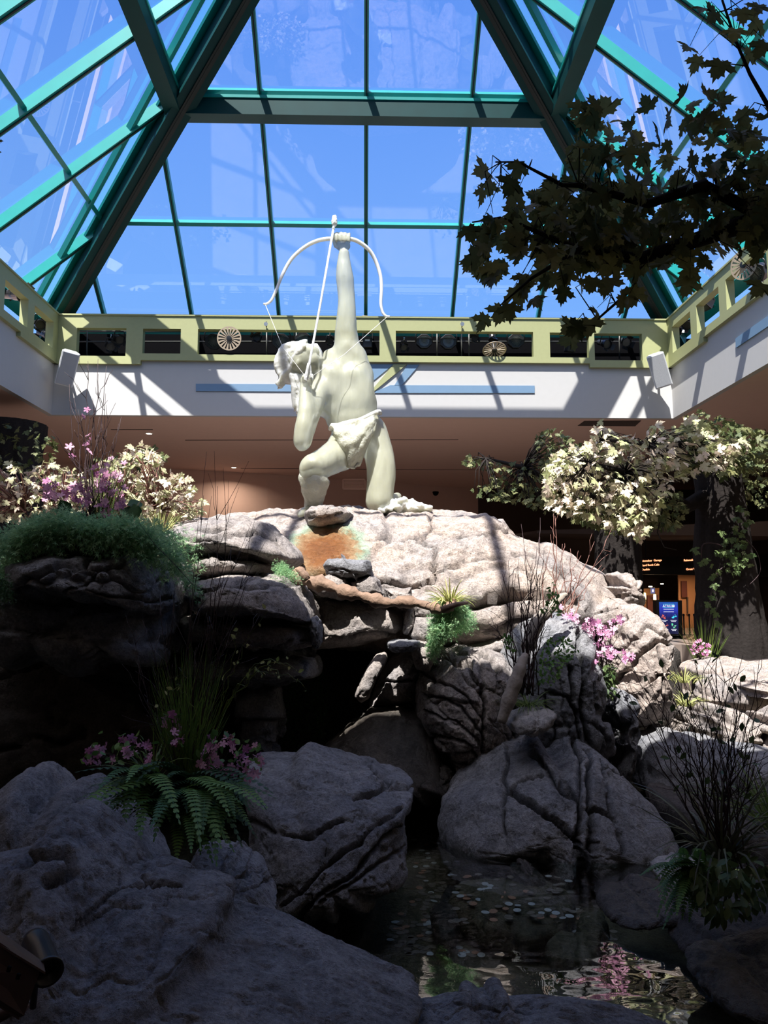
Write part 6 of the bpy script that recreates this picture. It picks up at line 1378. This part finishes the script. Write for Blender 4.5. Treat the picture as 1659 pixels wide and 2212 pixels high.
MB().lathe([(.031, .018), (.031, .022)], RY90, 20).build('lens', MAT['lens'], t); MB().tube([(0, .05, -.03), (0, .05, -.16)], .009, 8).build('stem', MAT['blackmetal'], t, True)
o = MB().tube(wp([(-30,2212),(30,2180),(40,2140)], 2.1), .014, 8).build('cable_conduit', MAT['rust'], None, True); tag(o, 'short rusty conduit below the steel channel', 'pipe')

# ============================================================ hall behind, right
def text(s, size, loc, mat, parent, name='lettering', ext=.01, align='LEFT', rz=0):
    cu = bpy.data.curves.new(name, 'FONT'); cu.body = s; cu.size = size; cu.extrude = ext; cu.align_x = align; cu.offset = size*.012
    o = bpy.data.objects.new('tmp', cu); COL.objects.link(o); dg = bpy.context.evaluated_depsgraph_get(); me = bpy.data.meshes.new_from_object(o.evaluated_get(dg)); bpy.data.objects.remove(o)
    me.name = name; me.materials.clear(); q = link(name, me, mat, parent); q.location = Vector(loc) - parent.location; q.rotation_euler = (R(90), 0, rz); return q
MAT['letters'] = flat('lit_orange_letters', (1, .5, .3), .5, emit=(1.0, .42, .20, 1.6))
MAT['black2'] = flat('black_sign_board', (0.004, 0.004, 0.005), .5)
YS2 = 24.0
t = empty('directory_sign', W(1450, 1225, YS2), 'long black overhead sign with lit orange wayfinding words', 'sign')
m = MB(); m.prism([W(x, y, YS2) for x, y in ((1378,1204),(1700,1196),(1700,1246),(1378,1240))], (0, .2, 0)); m.build('board', MAT['black2'], t, world=True)
tl = R(3)
for s_, x, y, al in (('Rainmaker  Garage', 1383, 1214, 'LEFT'), ('Hard Rock Cafe', 1385, 1223.5, 'LEFT'), ('Dunkin', 1386, 1232.5, 'LEFT'), ('Rainmaker  Casino', 1523, 1210, 'RIGHT'), ('Poker', 1521, 1219, 'RIGHT'), ('Great Wolf Lodge', 1527, 1229.5, 'RIGHT')):
    q = text(s_, .088, W(x, y, YS2 - .012), MAT['letters'], t, align=al); q.rotation_euler = (R(90), -tl, 0)
for x in (1395, 1660): MB().tube([W(x, 1206, YS2 + .1), Vector((W(x, 1206, YS2 + .1).x, YS2 + .1, ZB))], .02, 6).build('hanger', MAT['black2'], t, world=True)
def screen_mat():
    m, tt, b = new_mat('blue_screen_picture'); N = tt.nodes.new; L = tt.links.new; tc = N('ShaderNodeTexCoord'); sx = N('ShaderNodeSeparateXYZ'); L(tc.outputs['Generated'], sx.inputs[0]); r = N('ShaderNodeValToRGB'); el = r.color_ramp.elements
    el[0].position = 0; el[0].color = (.01,.012,.05,1); el[1].position = 1; el[1].color = (.02,.10,.42,1); q = el.new(.55); q.color = (.012,.015,.10,1); q = el.new(.8); q.color = (.03,.05,.50,1)
    n = N('ShaderNodeTexNoise'); n.inputs['Scale'].default_value = 5; L(tc.outputs['Generated'], n.inputs['Vector']); ad = N('ShaderNodeMath'); ad.operation = 'MULTIPLY_ADD'; ad.inputs[1].default_value = .25; L(n.outputs['Fac'], ad.inputs[0]); L(sx.outputs['Z'], ad.inputs[2]); sb = N('ShaderNodeMath'); sb.operation = 'SUBTRACT'; sb.inputs[1].default_value = .12; L(ad.outputs[0], sb.inputs[0]); L(sb.outputs[0], r.inputs[0])
    L(r.outputs[0], b.inputs['Emission Color']); b.inputs['Emission Strength'].default_value = 1.0; b.inputs['Base Color'].default_value = (.01,.01,.02,1); b.inputs['Roughness'].default_value = .3; return m
YK = 19.5
t = empty('display_kiosk', W(1447, 1400, YK), 'tall black display stand with a glowing blue screen', 'screen')
m = MB(); m.prism([W(x, y, YK) for x, y in ((1418,1296),(1473,1297),(1475,1378),(1420,1376))], (0, .25, 0)); m.prism([W(x, y, YK) for x, y in ((1418,1374),(1475,1374),(1478,1450),(1416,1450))], (0, .3, 0)); m.build('cabinet', MAT['black2'], t, world=True)
m = MB(); m.prism([W(x, y, YK - .01) for x, y in ((1424,1300.5),(1464,1300.5),(1466,1370),(1426,1368))], (0, .01, 0)); m.build('screen', screen_mat(), t, world=True)
MAT['scr_w'] = flat('screen_white', (1,1,1), .5, emit=(.75,.85,1,.8)); MAT['scr_c'] = flat('screen_cyan', (0,1,1), .5, emit=(.10,.35,.65,.7)); MAT['scr_r'] = flat('screen_red', (1,.3,.2), .5, emit=(.40,.12,.14,.6)); MAT['scr_g'] = flat('screen_green', (.3,1,.6), .5, emit=(.2,.42,.42,.5))
text('ATRIUM', .085, W(1444.5, 1311.5, YK - .025), MAT['scr_w'], t, 'screen_title', .001, 'CENTER')
fr_ = MB(); a, b_, c_, d_ = [W(x, y, YK - .02) for x, y in ((1433.5,1305),(1455,1305),(1455,1312.5),(1433.5,1312.5))]
for p, q in ((a, b_), (b_, c_), (c_, d_), (d_, a)): fr_.beam(p, q, .012, .004, (0, 1, 0))
fr_.build('title_frame', MAT['scr_c'], t, world=True)
bars = MB(); gx_ = MB(); rg = np.random.default_rng(2)
for x, y, w, h in ((1444.5,1316,22,1.2),(1444.5,1321.6,22,.9),(1436,1340,12,1.2),(1436,1342.5,6,1),(1455,1340,13,1.2),(1455,1342.6,10,1),(1456,1359.5,12,1.2),(1456,1362,8,1),(1440,1359.5,7,1.2)):
    a = W(x - w/2, y - h/2, YK - .018); b_ = W(x + w/2, y + h/2, YK - .014); bars.box((a.x, a.y, b_.z), (b_.x, b_.y, a.z))
bars.build('screen_lines', MAT['scr_w'], t, world=True)
for (cx_, cy_), mt in (((1435,1332),'scr_r'), ((1456,1331),'scr_c'), ((1457,1352),'scr_g'), ((1437,1351),'scr_r')):
    g = MB()
    for k in range(8): x = cx_ + rg.uniform(-6, 6); y = cy_ + rg.uniform(-4, 4); a = W(x, y, YK - .018); s_ = rg.uniform(.008, .02); g.box((a.x - s_, a.y, a.z - s_), (a.x + s_, a.y + .003, a.z + s_))
    g.build('screen_picture', MAT[mt], t, world=True)
# lit openings behind
MAT['orange_wall'] = flat('warm_tan_wall', (0.42, 0.22, 0.11), .8, var=.1, scale=1); MAT['maroon'] = flat('dark_maroon_panel', (0.10, 0.025, 0.02), .7)
def slab(name, pts, Y, mat, d=.06): o = MB().prism([W(x, y, Y) for x, y in pts], (0, d, 0)).build(name, mat, None); o['kind'] = 'structure'; return o
slab('wall_alcove', ((1465,1240),(1560,1234),(1560,1400),(1468,1400)), 26.5, MAT['orange_wall']); slab('trim_90', ((1472,1255),(1484,1255),(1485,1290),(1473,1290)), 26.4, MAT['maroon'])
slab('wall_alcove_left', ((1380,1272),(1424,1270),(1424,1400),(1380,1400)), 27.0, MAT['orange_wall']); slab('door_1', ((1399,1286),(1422,1285),(1424,1400),(1399,1400)), 26.8, MAT['maroon'])
slab('trim_91', ((1484,1290),(1487,1290),(1487,1325),(1485,1325)), 26.4, MAT['darkwall'])
MAT['sconce'] = flat('lit_sconce_glass', (1,.8,.4), .4, emit=(1,.72,.32,4))
for x, y, lb in ((1392.5,1289,'glowing wall sconce left of the maroon door'), (1414.5,1292,'glowing wall sconce right of the maroon door')):
    t = empty('wall_sconce', W(x, y, 26.6), lb, 'lamp'); MB().lathe([(.03,-.16),(.05,-.05),(.045,.12),(.02,.14)], None, 12).build('glass', MAT['sconce'], t, True); MB().box((-.06,.02,-.03),(.06,.12,.03)).build('bracket', MAT['black2'], t)
t = empty('small_wall_screen', W(1410, 1276, 26.5), 'small square lit sign above the maroon door', 'sign'); m = MB(); m.box((-.09,0,-.12),(.09,.05,.12)); m.build('case', MAT['grille'], t); m = MB(); m.box((-.065,-.01,-.09),(.065,0,.09)); m.build('screen', flat('dim_blue_screen', (.02,.03,.1), .4, emit=(.05,.07,.25,1)), t); m = MB(); m.box((-.025,-.015,-.04),(.025,-.01,.04)); m.build('symbol', MAT['scr_w'], t)
for k, x in enumerate((1479, 1491, 1502, 1508)):
    t = empty('queue_post', Vector((W(x, 1385, 21.5).x, 21.5, .56)), 'slim black queue post in front of the tan wall', 'post', 'queue posts before the tan alcove')
    MB().lathe([(.02, 0), (.02, .52), (.03, .53), (.03, .58), (.012, .59)], None, 10).build('post', MAT['black2'], t); MB().lathe([(.10, 0), (.10, .012), (.02, .03)], None, 16).build('base', MAT['black2'], t)
a = WZ(1386, 1180, ZB)
for px, py, Y, e_, lb in ((1498, 1238, 25.2, 40, 'tiny bright downlight over the tan alcove'), (1405, 1268, 26.2, 10, 'dim downlight over the maroon door')):
    p = W(px, py, Y); t = empty('ceiling_downlight', p, lb, 'ceiling light'); MB().lathe([(.06, 0), (.06, .03)], None, 12).build('lens', MAT['bulb'], t)
    l = bpy.data.lights.new('downlight_lamp', 'AREA'); l.shape = 'DISK'; l.size = .1; l.energy = e_; l.color = (1, .62, .35); lo = bpy.data.objects.new('downlight_lamp', l); COL.objects.link(lo); lo.parent = t; lo.location = (0, 0, -.02)
for px, py, Y in ((1270,1155,27.5), (1276,1163,27.5), (1445,1155,26), (1430,1262,26)):
    p = W(px, py, Y); t = empty('ceiling_downlight', p, 'pinpoint ceiling light in the dark hall at the right', 'ceiling light', 'pinpoint lights in the dark hall'); MB().lathe([(.05, 0), (.05, .02)], None, 10).build('lens', MAT['bulb'], t)
# dropped dark ceiling over the right part of the hall
o = MB().prism([W(x, y, 21.5) for x, y in ((1160,1146),(1800,1120),(1800,1160),(1160,1152))], (0, 6, 0.3)).build('trim_92', MAT['darkwall'], None); o['kind'] = 'structure'

# ============================================================ coins
COIN = {}
for nm, col, rgh in (('silver', (.80,.82,.85), .3), ('copper', (.62,.32,.20), .4), ('tarnished', (.27,.22,.18), .55)):
    mt = flat(nm + '_coin_metal', col, rgh, .25, var=.25, scale=200); m = MB(); m.lathe([(.0202, -.0012), (.0215, -.0008), (.0215, .0008), (.0202, .0012), (.018, .0007)], None, 16)
    me = bpy.data.meshes.new('coin'); me.from_pydata(m.v, [], m.f); me.update(); me.materials.append(mt); COIN[nm] = me
rg = np.random.default_rng(33)
def bedz(x, y):
    i = int(np.argmin((PB[:,0]-x)**2 + (PB[:,1]-y)**2)); return PB[i,2]
cpoly = [(888,1760),(930,1730),(945,1800),(1000,1815),(1100,1838),(1220,1850),(1300,1880),(1310,1910),(1290,1960),(1240,2000),(1330,2010),(1330,2080),(1200,2080),(1050,2070),(880,2060),(830,2030),(860,1980),(888,1930),(895,1860)]
qq = inpoly(300, cpoly, rg)
for k, (x, y) in enumerate(qq):
    kind = 'silver' if rg.random() < .34 else ('copper' if rg.random() < .3 else 'tarnished'); z = -.36; p = WZ(x, y, z); z = bedz(p.x, p.y) + .004; top = (968 < x < 1238 and 1888 < y < 1995)
    if top: z = -.160
    p = WZ(x, y, z); o = bpy.data.objects.new('coin', COIN[kind]); COL.objects.link(o); o.location = p; s_ = rg.uniform(.85, 1.15); o.scale = (s_, s_, s_); o.rotation_euler = (rg.normal(0, .06), rg.normal(0, .06), rg.uniform(0, 6))
    lab = {'silver': 'silvery coin lying on the pool bed', 'copper': 'coppery coin lying on the pool bed', 'tarnished': 'dark tarnished coin lying on the pool bed'}[kind]
    if top: lab = lab.replace('the pool bed', 'the flat sunken rock')
    tag(o, lab, 'coin', lab.replace('coin', 'coins', 1))
V0 = np.array([COIN['tarnished'].vertices[i].co[:] for i in range(len(COIN['tarnished'].vertices))]); m = MB(); fc = [tuple(p.vertices) for p in COIN['tarnished'].polygons]
for x, y in inpoly(620, cpoly, rg):
    p = WZ(x, y, -.36); z = bedz(p.x, p.y) + .002; p = WZ(x, y, z); m.add([tuple(v*1.05 + np.array(p)) for v in V0], fc)
o = m.build('coins', COIN['tarnished'].materials[0], None); tag(o, 'dark layer of old coins covering the pool bed', 'coins', kind='stuff')
